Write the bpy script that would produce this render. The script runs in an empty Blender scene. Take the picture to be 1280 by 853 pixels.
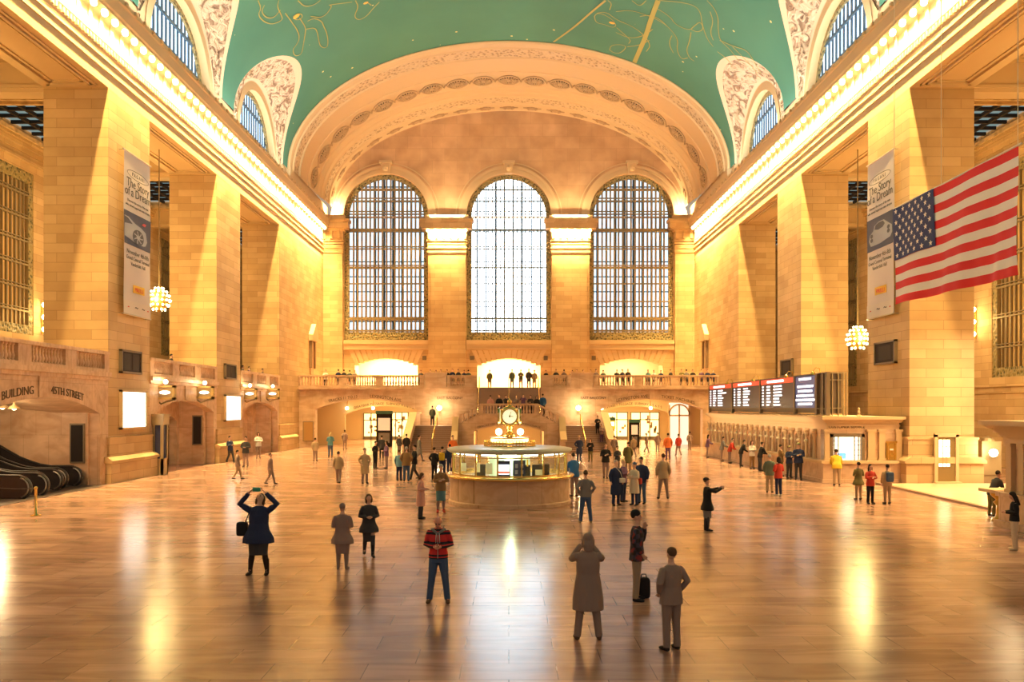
import bpy, bmesh, math, random
from math import pi, sin, cos, sqrt, asin, radians as R
from mathutils import Vector, Matrix, noise
random.seed(7)
SC = bpy.context.scene
COL = SC.collection

# ------------------------------------------------------------------ camera, sky, large lights, exposure
cam_d = bpy.data.cameras.new('camera'); cam = bpy.data.objects.new('camera', cam_d); COL.objects.link(cam)
cam.location = (0, 0, 3.7); cam.rotation_euler = (pi/2, 0, 0)
cam_d.sensor_width = 36; cam_d.lens = 28.125; cam_d.shift_x = 0.0031; cam_d.shift_y = 0.0652
cam_d.clip_end = 400; cam_d.clip_start = .05
SC.camera = cam
SC.view_settings.view_transform = 'Standard'; SC.view_settings.look = 'None'
SC.view_settings.gamma = 1; SC.view_settings.use_curve_mapping = False
SC.view_settings.exposure = 0.0
w = bpy.data.worlds.new('sky'); SC.world = w; w.use_nodes = True
w.node_tree.nodes['Background'].inputs[0].default_value = (1.0, .80, .58, 1)
w.node_tree.nodes['Background'].inputs[1].default_value = 0.42

def area(name, loc, rot, sx, sy, power, col, spread=180):
    d = bpy.data.lights.new(name, 'AREA'); d.shape = 'RECTANGLE'; d.size = sx; d.size_y = sy
    d.energy = power; d.color = col; d.spread = R(spread)
    o = bpy.data.objects.new(name, d); COL.objects.link(o); o.location = loc; o.rotation_euler = rot
    return o
def point(name, loc, power, col, r=.15):
    d = bpy.data.lights.new(name, 'POINT'); d.energy = power; d.color = col; d.shadow_soft_size = r
    o = bpy.data.objects.new(name, d); COL.objects.link(o); o.location = loc
    return o
WARM = (1.0, .68, .23); WARM2 = (1.0, .72, .38)
for s in (-1, 1):
    # lamp strips of the main cornice: one washes the frieze and piers, one in the cove on top washes the vault
    area('cornice_strip_light', (s*19.03, 54, 22.42), (0, R(-s*5), 0), .14, 58, 23000, WARM, 100)
    area('cove_strip_light', (s*19.0, 35, 23.75), (0, R(180 + s*-38), 0), .2, 70, 6500, (.95, .95, .78))
    for y in (19.3, 33.9, 48.5, 63.2):
        point('aisle_fill_light', (s*25.5, y, 15.5), 750, WARM, .6)  # added fill to warm the aisles, no fixture belongs to it
        point('aisle_fill_light', (s*25.5, y, 9.0), 380, WARM, .6)
area('east_cornice_light', (-6.5, 83.75, 22.3), (R(32), 0, 0), 4.2, .12, 6500, WARM)
area('east_cornice_light', (6.5, 83.75, 22.3), (R(32), 0, 0), 4.2, .12, 6500, WARM)
for x in (-6.5, 6.5, -18.6, 18.6):
    area('east_cove_light', (x, 84.0, 23.75 if abs(x) < 10 else 24.2), (R(160), 0, 0), 3.5 if abs(x) < 10 else 1.0, .3, 900 if abs(x) < 10 else 500, (1, .78, .42))
for s in (-1, 1):
    area('end_bay_light', (s*19.03, 78.5, 22.42), (0, R(-s*12), 0), .14, 10, 3500, WARM, 120)
# ------------------------------------------------------------------ materials
MATS = {}
def nodemat(name):
    m = bpy.data.materials.new(name); m.use_nodes = True
    nt = m.node_tree; b = nt.nodes['Principled BSDF']
    MATS[name] = m
    return m, nt, b
def mat(name, col, rough=.6, metal=0, emi=None, es=0, spec=.5):
    if name in MATS: return MATS[name]
    m, nt, b = nodemat(name)
    b.inputs['Base Color'].default_value = (*col, 1); b.inputs['Roughness'].default_value = rough
    b.inputs['Metallic'].default_value = metal; b.inputs['Specular IOR Level'].default_value = spec
    if emi:
        b.inputs['Emission Color'].default_value = (*emi, 1); b.inputs['Emission Strength'].default_value = es
    return m
def N(nt, t, **k):
    n = nt.nodes.new(t)
    for a, v in k.items(): setattr(n, a, v)
    return n
def posuv(nt, mode='wall'):
    g = N(nt, 'ShaderNodeNewGeometry'); s = N(nt, 'ShaderNodeSeparateXYZ'); nt.links.new(g.outputs['Position'], s.inputs[0])
    c = N(nt, 'ShaderNodeCombineXYZ')
    if mode == 'wall':
        a = N(nt, 'ShaderNodeMath', operation='ADD'); nt.links.new(s.outputs[0], a.inputs[0]); nt.links.new(s.outputs[1], a.inputs[1])
        nt.links.new(a.outputs[0], c.inputs[0]); nt.links.new(s.outputs[2], c.inputs[1])
    else:
        nt.links.new(s.outputs[0], c.inputs[0]); nt.links.new(s.outputs[1], c.inputs[1])
    return c, g
def ramp(nt, stops):
    r = N(nt, 'ShaderNodeValToRGB'); e = r.color_ramp.elements
    e[0].position, e[0].color = stops[0][0], (*stops[0][1], 1)
    e[1].position, e[1].color = stops[-1][0], (*stops[-1][1], 1)
    for p, c in stops[1:-1]:
        x = e.new(p); x.color = (*c, 1)
    return r
def stone(name, c1, c2, mortar, bw=1.5, rh=.52, ms=.012, rough=.62, mode='wall', nscale=.6, nmix=.25, bump=.3, spec=.3, vein=None):
    m, nt, b = nodemat(name)
    c, g = posuv(nt, mode)
    br = N(nt, 'ShaderNodeTexBrick'); nt.links.new(c.outputs[0], br.inputs['Vector'])
    br.inputs['Color1'].default_value = (*c1, 1); br.inputs['Color2'].default_value = (*c2, 1); br.inputs['Mortar'].default_value = (*mortar, 1)
    br.inputs['Scale'].default_value = 1; br.inputs['Mortar Size'].default_value = ms; br.inputs['Mortar Smooth'].default_value = .2
    br.inputs['Brick Width'].default_value = bw; br.inputs['Row Height'].default_value = rh; br.inputs['Bias'].default_value = -.1
    no = N(nt, 'ShaderNodeTexNoise'); no.inputs['Scale'].default_value = nscale; no.inputs['Detail'].default_value = 6
    nt.links.new(g.outputs['Position'], no.inputs['Vector'])
    rp = ramp(nt, [(.3, (.72, .66, .6)), (.7, (1.12, 1.1, 1.05))]); nt.links.new(no.outputs['Fac'], rp.inputs[0])
    mx = N(nt, 'ShaderNodeMixRGB', blend_type='MULTIPLY'); mx.inputs[0].default_value = nmix * 2
    nt.links.new(br.outputs['Color'], mx.inputs[1]); nt.links.new(rp.outputs[0], mx.inputs[2])
    out = mx.outputs[0]
    if vein:
        v = N(nt, 'ShaderNodeTexNoise'); v.inputs['Scale'].default_value = vein[0]; v.inputs['Detail'].default_value = 8; v.inputs['Distortion'].default_value = 1.5
        mp = N(nt, 'ShaderNodeMapping'); mp.inputs['Scale'].default_value = (.35, 1.6, 1); nt.links.new(g.outputs['Position'], mp.inputs[0])
        nt.links.new(mp.outputs[0], v.inputs['Vector'])
        r2 = ramp(nt, [(.42, (1, 1, 1)), (.62, vein[1])]); nt.links.new(v.outputs['Fac'], r2.inputs[0])
        m2 = N(nt, 'ShaderNodeMixRGB', blend_type='MULTIPLY'); m2.inputs[0].default_value = .8
        nt.links.new(out, m2.inputs[1]); nt.links.new(r2.outputs[0], m2.inputs[2]); out = m2.outputs[0]
    nt.links.new(out, b.inputs['Base Color'])
    b.inputs['Roughness'].default_value = rough; b.inputs['Specular IOR Level'].default_value = spec
    if bump:
        bp = N(nt, 'ShaderNodeBump'); bp.inputs['Strength'].default_value = bump; bp.inputs['Distance'].default_value = .03; bp.invert = True
        nt.links.new(br.outputs['Fac'], bp.inputs['Height']); nt.links.new(bp.outputs[0], b.inputs['Normal'])
    return m
STONE = stone('buff_stone_blocks', (.62, .43, .235), (.49, .32, .16), (.34, .21, .11), bw=1.7, rh=.47, ms=.01)
STONE_S = mat('plain_buff_stone', (.61, .43, .25), .6, spec=.3)
PINK = stone('pink_buff_marble', (.70, .50, .35), (.63, .44, .30), (.44, .29, .19), bw=1.2, rh=2.4, ms=.008, nmix=.3, nscale=1.2, bump=.1, rough=.4, vein=(1.4, (.8, .72, .68)))
FLOORM = stone('tennessee_marble_floor', (.62, .385, .31), (.38, .225, .175), (.20, .12, .10), bw=1.35, rh=.68, ms=.008, rough=.2, mode='floor', nscale=.45, nmix=.4, bump=.08, spec=.6, vein=(1.1, (.62, .56, .55)))
STEPM = mat('stair_marble', (.30, .19, .15), .4)
TYMP = stone('rough_tympanum_stone', (.62, .40, .24), (.55, .35, .20), (.42, .27, .16), bw=2.6, rh=1.3, ms=.01, nmix=.4, nscale=.5, bump=.1)
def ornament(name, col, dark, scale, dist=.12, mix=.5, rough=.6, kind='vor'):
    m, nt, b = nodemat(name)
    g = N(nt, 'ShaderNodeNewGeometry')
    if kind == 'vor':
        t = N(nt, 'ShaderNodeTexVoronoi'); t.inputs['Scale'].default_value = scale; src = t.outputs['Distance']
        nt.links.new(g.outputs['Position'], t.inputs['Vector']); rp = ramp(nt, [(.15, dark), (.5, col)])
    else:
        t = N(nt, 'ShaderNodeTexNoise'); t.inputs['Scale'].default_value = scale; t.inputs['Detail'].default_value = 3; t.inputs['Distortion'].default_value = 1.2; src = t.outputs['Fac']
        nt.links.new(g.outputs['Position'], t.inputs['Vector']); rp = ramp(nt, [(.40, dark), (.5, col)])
    nt.links.new(src, rp.inputs[0]); nt.links.new(rp.outputs[0], b.inputs['Base Color'])  # low spots of the bump are coloured dark, painting in their shade
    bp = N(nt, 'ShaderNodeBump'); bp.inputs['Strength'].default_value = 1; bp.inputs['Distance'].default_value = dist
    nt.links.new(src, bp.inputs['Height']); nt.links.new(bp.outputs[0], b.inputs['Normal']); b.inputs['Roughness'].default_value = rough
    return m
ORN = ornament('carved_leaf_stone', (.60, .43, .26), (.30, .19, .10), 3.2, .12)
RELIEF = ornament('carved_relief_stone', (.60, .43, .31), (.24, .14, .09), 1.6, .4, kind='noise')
BRONZE = mat('dark_bronze', (.26, .19, .10), .5, .3)
BRONZE_O = ornament('pierced_bronze', (.30, .23, .10), (.03, .035, .02), 4.5, .1, rough=.45)
BRASS = mat('polished_brass', (.80, .55, .18), .25, 1)
STEEL = mat('brushed_steel', (.55, .52, .48), .28, 1)
BLACK = mat('black_rubber', (.02, .018, .018), .35)
DARKGL = mat('dark_bronze_glass', (.05, .03, .02), .12, .2)
DARKBOARD = mat('dark_notice_panel', (.022, .017, .016), .6, spec=.15)
PBORDER = mat('rosy_plaster_border', (.66, .44, .31), .7)
COFFER = ornament('coffer_ornament', (.60, .40, .2), (.42, .27, .13), 2.2, .08)
GREYF = mat('bronze_grey_frame', (.20, .15, .10), .5, .3)
NAVYB = mat('navy_board', (.02, .028, .075), .3)
REDH = mat('red_header', (.6, .04, .02), .4, emi=(1, .10, .04), es=.7)
WHITEL = mat('lit_white_text', (1, 1, 1), .4, emi=(.95, .96, 1), es=1.7)
TEXTD = mat('incised_dark_lettering', (.10, .06, .04), .7)
BULB = mat('lit_bulb', (1, .9, .6), .4, emi=(1, .84, .42), es=9)
LAMPG = mat('lit_globe', (1, .9, .7), .4, emi=(1, .86, .5), es=12)
PANEW = mat('bright_window_pane', (.8, .9, 1), .4, emi=(.66, .85, 1), es=1.35)
PANEC = mat('sunlit_window_pane', (.9, .95, 1), .4, emi=(.78, .90, 1), es=8)
PANES = mat('clerestory_pane', (.8, .9, 1), .4, emi=(.62, .82, 1), es=2.0)
BLUEF = mat('blue_grey_window_steel', (.06, .11, .18), .5, .2)
SKYL = mat('laylight_pane', (.1, .14, .16), .2, emi=(.30, .50, .56), es=.45)
POSTER = mat('lit_poster_panel', (1, 1, 1), .4, emi=(1, .97, .86), es=3.2)
WARMGLOW = mat('lit_shop_window', (1, .9, .6), .4, emi=(1, .76, .32), es=1.9)
DOORGL = mat('lit_door_glass', (1, .9, .6), .4, emi=(1, .9, .55), es=3)
GLASSB = mat('booth_core_glow', (.5, .6, .45), .4, emi=(.75, .95, .55), es=.6)
TUBEL = mat('lit_white_tube', (1, 1, 1), .4, emi=(1, .97, .85), es=6)
def glass(name, col=(1, 1, 1), a=.12):
    m, nt, b = nodemat(name)
    t = N(nt, 'ShaderNodeBsdfTransparent'); t.inputs[0].default_value = (*col, 1)
    g = N(nt, 'ShaderNodeBsdfGlossy'); g.inputs['Roughness'].default_value = .05
    mx = N(nt, 'ShaderNodeMixShader'); mx.inputs[0].default_value = a
    nt.links.new(t.outputs[0], mx.inputs[1]); nt.links.new(g.outputs[0], mx.inputs[2])
    nt.links.new(mx.outputs[0], nt.nodes['Material Output'].inputs[0])
    return m
GLASS = glass('clear_glass', (.95, 1, .93))
# vault: blue-green painted plaster with gold and white stars
m, nt, b = nodemat('star_painted_vault'); VAULT = m
g = N(nt, 'ShaderNodeNewGeometry')
v = N(nt, 'ShaderNodeTexVoronoi'); v.inputs['Scale'].default_value = .62; nt.links.new(g.outputs['Position'], v.inputs['Vector'])
lt = N(nt, 'ShaderNodeMath', operation='LESS_THAN'); lt.inputs[1].default_value = .065; nt.links.new(v.outputs['Distance'], lt.inputs[0])
no = N(nt, 'ShaderNodeTexNoise'); no.inputs['Scale'].default_value = .12; no.inputs['Detail'].default_value = 5; nt.links.new(g.outputs['Position'], no.inputs['Vector'])
rp = ramp(nt, [(.3, (.040, .155, .115)), (.7, (.058, .205, .150))]); nt.links.new(no.outputs['Fac'], rp.inputs[0])
mx = N(nt, 'ShaderNodeMixRGB'); nt.links.new(lt.outputs[0], mx.inputs[0]); nt.links.new(rp.outputs[0], mx.inputs[1]); mx.inputs[2].default_value = (.75, .62, .25, 1)
nt.links.new(mx.outputs[0], b.inputs['Base Color']); b.inputs['Roughness'].default_value = .75
GOLDL = mat('gold_paint', (.36, .31, .08), .6)

# ------------------------------------------------------------------ mesh helpers
OFF = {}
class M:
    def __init__(s): s.v = []; s.f = []
    def add(s, vs, fs):
        n = len(s.v); s.v += [tuple(p) for p in vs]; s.f += [tuple(i + n for i in f) for f in fs]; return s
    def box(s, x0, x1, y0, y1, z0, z1):
        if x0 > x1: x0, x1 = x1, x0
        if y0 > y1: y0, y1 = y1, y0
        if z0 > z1: z0, z1 = z1, z0
        return s.add([(x, y, z) for z in (z0, z1) for y in (y0, y1) for x in (x0, x1)],
                     [(0, 2, 3, 1), (4, 5, 7, 6), (0, 1, 5, 4), (2, 6, 7, 3), (0, 4, 6, 2), (1, 3, 7, 5)])
    def quad(s, a, b, c, d): return s.add([a, b, c, d], [(0, 1, 2, 3)])
    def prism(s, poly, ax, a0, a1):
        n = len(poly)
        def P(p, a): return {'x': (a, p[0], p[1]), 'y': (p[0], a, p[1]), 'z': (p[0], p[1], a)}[ax]
        return s.add([P(p, a0) for p in poly] + [P(p, a1) for p in poly],
                     [tuple(range(n))[::-1], tuple(range(n, 2*n))] + [(i, (i+1) % n, n + (i+1) % n, n + i) for i in range(n)])
    def lathe(s, prof, c=(0, 0, 0), seg=16, a0=0, a1=2*pi, caps=True, ry=1):
        full = abs(a1 - a0 - 2*pi) < 1e-6; m = seg if full else seg + 1
        vs = [(c[0] + r*cos(a0 + (a1-a0)*i/seg), c[1] + ry*r*sin(a0 + (a1-a0)*i/seg), c[2] + z) for r, z in prof for i in range(m)]
        fs = []
        for j in range(len(prof)-1):
            for i in range(seg):
                k = (i+1) % m
                fs.append((j*m+i, j*m+k, (j+1)*m+k, (j+1)*m+i))
        if caps and full:
            fs.append(tuple(range(m))[::-1]); fs.append(tuple(range((len(prof)-1)*m, len(prof)*m)))
        return s.add(vs, fs)
    def sphere(s, c, r, u=10, v=6, sc=(1, 1, 1)):
        prof = [(r*sin(pi*j/v)+1e-4, -r*cos(pi*j/v)) for j in range(v+1)]
        n = len(s.v); s.lathe(prof, (0, 0, 0), u)
        for i in range(n, len(s.v)):
            p = s.v[i]; s.v[i] = (c[0]+p[0]*sc[0], c[1]+p[1]*sc[1], c[2]+p[2]*sc[2])
        return s
    def tube(s, pts, rad, seg=8, flat=None, up=None):
        pts = [Vector(p) for p in pts]; n = len(pts)
        if not hasattr(rad, '__len__'): rad = [rad]*n
        prev = None; rings = []
        for i, p in enumerate(pts):
            d = (pts[min(i+1, n-1)] - pts[max(i-1, 0)]).normalized()
            if prev is None:
                a = Vector(up) if up else (Vector((1, 0, 0)) if abs(d.x) < .8 else Vector((0, 1, 0)))
            else: a = prev
            a = (a - d*a.dot(d)).normalized(); prev = a; bb = d.cross(a)
            ra, rb = rad[i] if isinstance(rad[i], tuple) else (rad[i], rad[i])
            rings.append([p + a*ra*cos(2*pi*k/seg) + bb*rb*sin(2*pi*k/seg) for k in range(seg)])
        vs = [q for r_ in rings for q in r_]
        fs = [(i*seg+k, i*seg+(k+1) % seg, (i+1)*seg+(k+1) % seg, (i+1)*seg+k) for i in range(n-1) for k in range(seg)]
        fs += [tuple(range(seg))[::-1], tuple(range((n-1)*seg, n*seg))]
        return s.add(vs, fs)
    def grid(s, fn, nu, nv):
        vs = [fn(i/nu, j/nv) for j in range(nv+1) for i in range(nu+1)]
        return s.add(vs, [(j*(nu+1)+i, j*(nu+1)+i+1, (j+1)*(nu+1)+i+1, (j+1)*(nu+1)+i) for j in range(nv) for i in range(nu)])
    def move(s, fn): s.v = [tuple(fn(p)) for p in s.v]; return s
    def build(s, name, material, parent=None, smooth=False, origin=None):
        off = Vector(OFF.get(parent.name, (0, 0, 0))) if parent else Vector((0, 0, 0))
        if parent is None and origin == 'base':
            xs = [p[0] for p in s.v]; ys = [p[1] for p in s.v]; zs = [p[2] for p in s.v]
            o_ = Vector(((min(xs)+max(xs))/2, (min(ys)+max(ys))/2, min(zs)))
        else: o_ = off
        me = bpy.data.meshes.new(name)
        me.from_pydata([(p[0]-o_.x, p[1]-o_.y, p[2]-o_.z) for p in s.v], [], s.f)
        if material: me.materials.append(material)
        if smooth: me.polygons.foreach_set('use_smooth', [True]*len(me.polygons))
        me.update()
        o = bpy.data.objects.new(name, me); COL.objects.link(o)
        if parent: o.parent = parent; OFF[o.name] = tuple(off)
        elif origin == 'base': o.location = o_; OFF[o.name] = tuple(o_)
        return o
def tag(o, label=None, cat=None, group=None, kind=None):
    if label: o['label'] = label
    if cat: o['category'] = cat
    if group: o['group'] = group
    if kind: o['kind'] = kind
    return o
def thing(name, label, cat, loc, group=None, kind=None):
    o = bpy.data.objects.new(name, None); COL.objects.link(o); o.location = loc; OFF[o.name] = tuple(loc)
    return tag(o, label, cat, group, kind)
def struct(name, m, material, parent=None, smooth=False, cat='wall', label=None):
    o = m.build(name, material, parent, smooth)
    if parent is None: tag(o, label, None, None, 'structure')
    return o
KIDS = {}
def copy_tree(o, parent=None, loc=None, label=None):
    c = o.copy(); COL.objects.link(c)
    if parent: c.parent = parent
    for ch in [q for q in o.children]: copy_tree(ch, c)
    if loc is not None: c.location = loc
    if label: c['label'] = label
    return c
def hi_of(op, u):
    uc, hw, zl, zs, rise, kd = op; t = max(0, 1 - ((u-uc)/hw)**2)
    return zs + rise*(sqrt(t) if kd == 'e' else t)
def archwall(axis, pos, th, u0, u1, z0, z1, opens, n=24, m=None):
    """a wall in plane axis=pos, thickness th (signed), with arched openings (centre, half width, bottom, spring, rise, e|p)"""
    m = m or M()
    zt = z1 if callable(z1) else (lambda u: z1)
    us = {u0, u1}
    for op in opens:
        for i in range(n+1): us.add(round(op[0] - op[1]*cos(pi*i/n), 5))
    if callable(z1):
        for i in range(61): us.add(u0 + (u1-u0)*i/60)
    us = sorted(u for u in us if u0 - 1e-6 <= u <= u1 + 1e-6)
    def P(u, a, z): return (pos + a, u, z) if axis == 'X' else (u, pos + a, z)
    for a, b in zip(us, us[1:]):
        if b - a < 1e-6: continue
        mid = (a+b)/2; cur = [(z0, z0)]
        ops = sorted([o for o in opens if o[0]-o[1] < mid < o[0]+o[1]], key=lambda o: o[2])
        edges = [z0, z0]
        for o in ops: edges += [o[2], o[2], hi_of(o, a), hi_of(o, b)]
        edges += [zt(a), zt(b)]
        for i in range(0, len(edges), 4):
            la, lb, ha, hb = edges[i:i+4]
            if ha - la < 1e-5 and hb - lb < 1e-5: continue
            for d in (0, th): m.quad(P(a, d, la), P(b, d, lb), P(b, d, hb), P(a, d, ha))
        for o in ops:
            m.quad(P(a, 0, hi_of(o, a)), P(b, 0, hi_of(o, b)), P(b, th, hi_of(o, b)), P(a, th, hi_of(o, a)))
            if o[2] > z0: m.quad(P(a, 0, o[2]), P(b, 0, o[2]), P(b, th, o[2]), P(a, th, o[2]))
    for o in opens:
        for u in (o[0]-o[1], o[0]+o[1]):
            m.quad(P(u, 0, o[2]), P(u, th, o[2]), P(u, th, hi_of(o, u)), P(u, 0, hi_of(o, u)))
    for u in (u0, u1): m.quad(P(u, 0, z0), P(u, th, z0), P(u, th, zt(u)), P(u, 0, zt(u)))
    m.quad(P(u0, 0, zt(u0)), P(u1, 0, zt(u1)), P(u1, th, zt(u1)), P(u0, th, zt(u0))) if not callable(z1) else None
    return m
def ringband(m, axis, pos, d, uc, zc, r0, r1, n=40, a0=0, a1=pi, zstretch=1):
    def P(u, a, z): return (pos + a, u, z) if axis == 'X' else (u, pos + a, z)
    for i in range(n):
        t0 = a0 + (a1-a0)*i/n; t1 = a0 + (a1-a0)*(i+1)/n
        c = [(uc + r*cos(t), zc + zstretch*r*sin(t)) for r, t in ((r0, t0), (r1, t0), (r1, t1), (r0, t1))]
        m.add([P(u, 0, z) for u, z in c] + [P(u, d, z) for u, z in c],
              [(0, 1, 2, 3), (4, 5, 6, 7), (0, 1, 5, 4), (1, 2, 6, 5), (2, 3, 7, 6), (3, 0, 4, 7)])
    return m
def text_mesh(txt, size, depth=.02, align='CENTER'):
    cu = bpy.data.curves.new('lettering', 'FONT'); cu.body = txt; cu.size = size; cu.extrude = depth; cu.align_x = align; cu.resolution_u = 3
    o = bpy.data.objects.new('lettering', cu); COL.objects.link(o)
    dg = bpy.context.evaluated_depsgraph_get(); dg.update()
    me = bpy.data.meshes.new_from_object(o.evaluated_get(dg)); bpy.data.objects.remove(o)
    m = M(); m.add([v.co[:] for v in me.vertices], [tuple(p.vertices) for p in me.polygons])
    return m
# ------------------------------------------------------------------ the hall
W = 19.58; YE = 84.8; YB = 74.7; YV = 71.0; ZA = 19.36
EA, EB, EZ = 19.6, 11.3, 24.9
BAYS = (4.5, 19.1, 33.9, 48.5, 63.2)
PIERS = ((24.4, 28.9), (39.1, 43.6), (53.6, 58.3), (68.2, 72.8))
XO = 30.6
struct('floor', M().quad((-XO-3, -6, 0), (XO+3, -6, 0), (XO+3, 96, 0), (-XO-3, 96, 0)), FLOORM)

def oriented(s, m):    # mirror helper: build for +X then flip
    if s < 0: m.move(lambda p: (-p[0], p[1], p[2]))
    return m
SIDE = {-1: 'left', 1: 'right'}
for s in (-1, 1):
    # piers (shaft, plinth, base mouldings in one stone body each)
    for i, (a, b_) in enumerate(PIERS):
        m = M().box(W, W+3.16, a, b_, 0, ZA)
        m.box(W-.12, W+3.28, a-.12, b_+.12, 0, 2.15).box(W-.16, W+3.32, a-.16, b_+.16, 2.15, 2.25)
        m.box(W-.3, W+3.46, a-.3, b_+.3, 0, 1.0).prism([(W-.4, 1.0), (W-.4, 1.12), (W-.14, 1.3), (W+3.3, 1.3), (W+3.56, 1.12), (W+3.56, 1.0)], 'y', a-.4, b_+.4)
        struct('wall_%s_pier' % SIDE[s], oriented(s, m), STONE)
    # solid end bay east of the last opening, with a niche on the balcony
    m = M().box(W, W+3.16, 72.8, YE+1.2, 0, ZA)
    struct('wall_%s' % SIDE[s], oriented(s, m), STONE)
    # entablature: frieze, dentils, coved cornice
    pr = [(0, ZA), (0, 20.05), (-.07, 20.05), (-.07, 20.5), (-.13, 20.5), (-.13, 20.62), (-.05, 20.62), (-.05, 20.85), (-.1, 20.95), (-.1, 21.2), (-.18, 21.25), (-.18, 21.38), (-.1, 21.45),
          (-.1, 22.3), (-.28, 22.5), (-.66, 22.5), (-.66, 22.62), (-.74, 22.7), (-.8, 23.2), (-.86, 23.25), (-.86, 23.5), (1.0, 23.5), (1.0, 23.62), (3.1, 23.62), (3.1, ZA)]
    m = M().prism([(W + d, z) for d, z in pr], 'y', -6, YE + .5)
    y = 20.0
    while y < 83.6:
        m.box(W-.19, W-.09, y, y+.14, 20.95, 21.2); y += .28
    y = 20.0
    while y < 83.6:
        m.prism([(W-.1, 21.6), (W-.12, 21.7), (W-.18, 22.2), (W-.26, 22.5), (W-.1, 22.5)], 'y', y, y+.3)
        m.box(W-.95, W-.86, y, y+.2, 23.32, 23.5); y += 1.0
    struct('trim_1' if s < 0 else 'trim_2', oriented(s, m), STONE_S)
    # soffits of the openings with sunken moulded panels, cross beams and aisle ceiling with laylights
    m = M(); y0 = -6
    for a, b_ in list(PIERS) + [(200, 200)]:
        e = min(a, 86)
        m.box(W+.02, W+3.14, y0, e, ZA-.001, ZA+.3)
        if a < 100 and e - y0 > 3:
            for k, (q, zz) in enumerate(((.35, .06), (.55, .12), (.8, .06))):
                x0, x1, c0, c1 = W+q, W+3.16-q, y0+q, e-q
                for bx in ((x0, x1, c0, c0+.12), (x0, x1, c1-.12, c1), (x0, x0+.12, c0, c1), (x1-.12, x1, c0, c1)):
                    m.box(*bx, ZA-zz, ZA)
        y0 = b_ if a < 100 else 0
    struct('ceiling_%s_soffit' % SIDE[s], oriented(s, m), COFFER if False else STONE_S)
    m = M()
    for a, b_ in PIERS:
        m.box(W+3.16, XO, a+.05, a+.9, 19.15, 21.2)
        m.box(W+3.16, XO, a-.05, a+1.0, 19.35, 19.5).box(W+3.16, XO, a+.9, b_, 20.55, 20.95)
    struct('ceiling_%s_beams' % SIDE[s], oriented(s, m), STONE_S)
    m = M(); e0 = (28.6, 43.3, 58.0, 72.5); e1 = (39.4, 53.9, 68.5, 86)
    m2 = M(); m3 = M()
    for a, b_ in zip(e0, e1):
        for x0, x1, c0, c1 in ((W+3.1, 24.6, a, b_), (29.9, XO, a, b_), (24.6, 29.9, a, a+.6), (24.6, 29.9, b_-1.6, b_)):
            m.box(x0, x1, c0, c1, 20.6, 20.9)
        for q, zz in ((0, .25), (.3, .12)):
            for bx in ((24.6-q, 29.9+q, a+.6-q, a+.75-q), (24.6-q, 29.9+q, b_-1.75+q, b_-1.6+q), (24.6-q, 24.75-q, a+.6-q, b_-1.6+q), (29.75+q, 29.9+q, a+.6-q, b_-1.6+q)):
                m.box(*bx, 20.6-zz, 20.6)
        m2.box(24.6, 29.9, a+.6, b_-1.6, 21.0, 21.05)
        for k in range(1, 8): m3.box(24.6, 29.9, a+.6+(b_-a-2.2)*k/8-.09, a+.6+(b_-a-2.2)*k/8+.09, 20.8, 20.98)
        for k in range(1, 5): m3.box(24.6+5.3*k/5-.09, 24.6+5.3*k/5+.09, a+.6, b_-1.6, 20.78, 20.98)
    c = struct('ceiling_%s_aisle' % SIDE[s], oriented(s, m), COFFER)
    oriented(s, m2).build('laylight_glass', SKYL, c); oriented(s, m3).build('laylight_frame', DARKBOARD, c)
    # outer aisle wall with cornice and tall grilled windows
    wz0, wz1 = (8.35, 18.7) if s < 0 else (5.6, 18.7)
    hw = 3.0 if s < 0 else 2.2
    wins = [(33.9, hw), (48.5, hw), (73.4, 3.0)]
    m = archwall('X', XO, .8, -6, 90, 0, 21.2, [(c_, h, wz0, wz1-.001, .001, 'e') for c_, h in wins], n=1)
    for d, z, z2 in ((.5, 20.3, 20.6), (.38, 20.0, 20.3), (.18, 19.75, 20.0), (.08, 19.4, 19.75), (.25, 19.2, 19.4), (.12, 4.6, 5.0), (.3, 5.0, 5.15)):
        m.box(XO-d, XO, -6, 90, z, z2)
    struct('wall_%s_aisle' % SIDE[s], oriented(s, m), STONE)
    for k, (c_, h) in enumerate(wins):
        f = M(); x = XO + .15
        for q0, q1, z0, z1 in ((c_-h, c_-h+.45, wz0, wz1), (c_+h-.45, c_+h, wz0, wz1), (c_-h+.45, c_+h-.45, wz0, wz0+.6), (c_-h+.45, c_+h-.45, wz1-.7, wz1)):
            f.box(x-.1, x+.1, q0, q1, z0, z1)
        g_ = M(); n = int(2*h/.42)
        for q in range(1, n):
            yy = c_-h + 2*h*q/n; g_.box(x-.07, x+.07, yy-.045, yy+.045, wz0, wz1)
        for q in range(1, 7):
            zz = wz0 + (wz1-wz0)*q/7
            g_.box(x-.12, x+.12, c_-h, c_+h, zz-.05, zz+.05).box(x-.12, x+.12, c_-h, c_+h, zz+.16, zz+.21)
        wn = struct('window_%d' % (10 + k + (0 if s < 0 else 3)), oriented(s, f), BRONZE_O)
        oriented(s, g_).build('window_grille', BRONZE, wn)
        oriented(s, M().box(XO+.7, XO+.75, c_-h, c_+h, wz0, wz1)).build('pane', mat('aisle_window_pane', (.5, .3, .1), .4, emi=(1, .52, .14), es=.22), wn)
    struct('wall_%s_aisle_end' % SIDE[s], oriented(s, M().box(W+3, XO+1, 86, 87, 0, 21.2)), STONE)
    # attic wall behind the cornice with the clerestory lunettes
    ops = [(c_, 4.45, 23.0, 24.05, 4.45, 'e') for c_ in BAYS]
    def topf(u):
        c_ = min(BAYS, key=lambda q: abs(q-u)); d = abs(u-c_)
        return max(24.95, 24.05 + sqrt(max(0, 5.15**2 - d*d))) if d < 5.15 else 24.95
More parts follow.
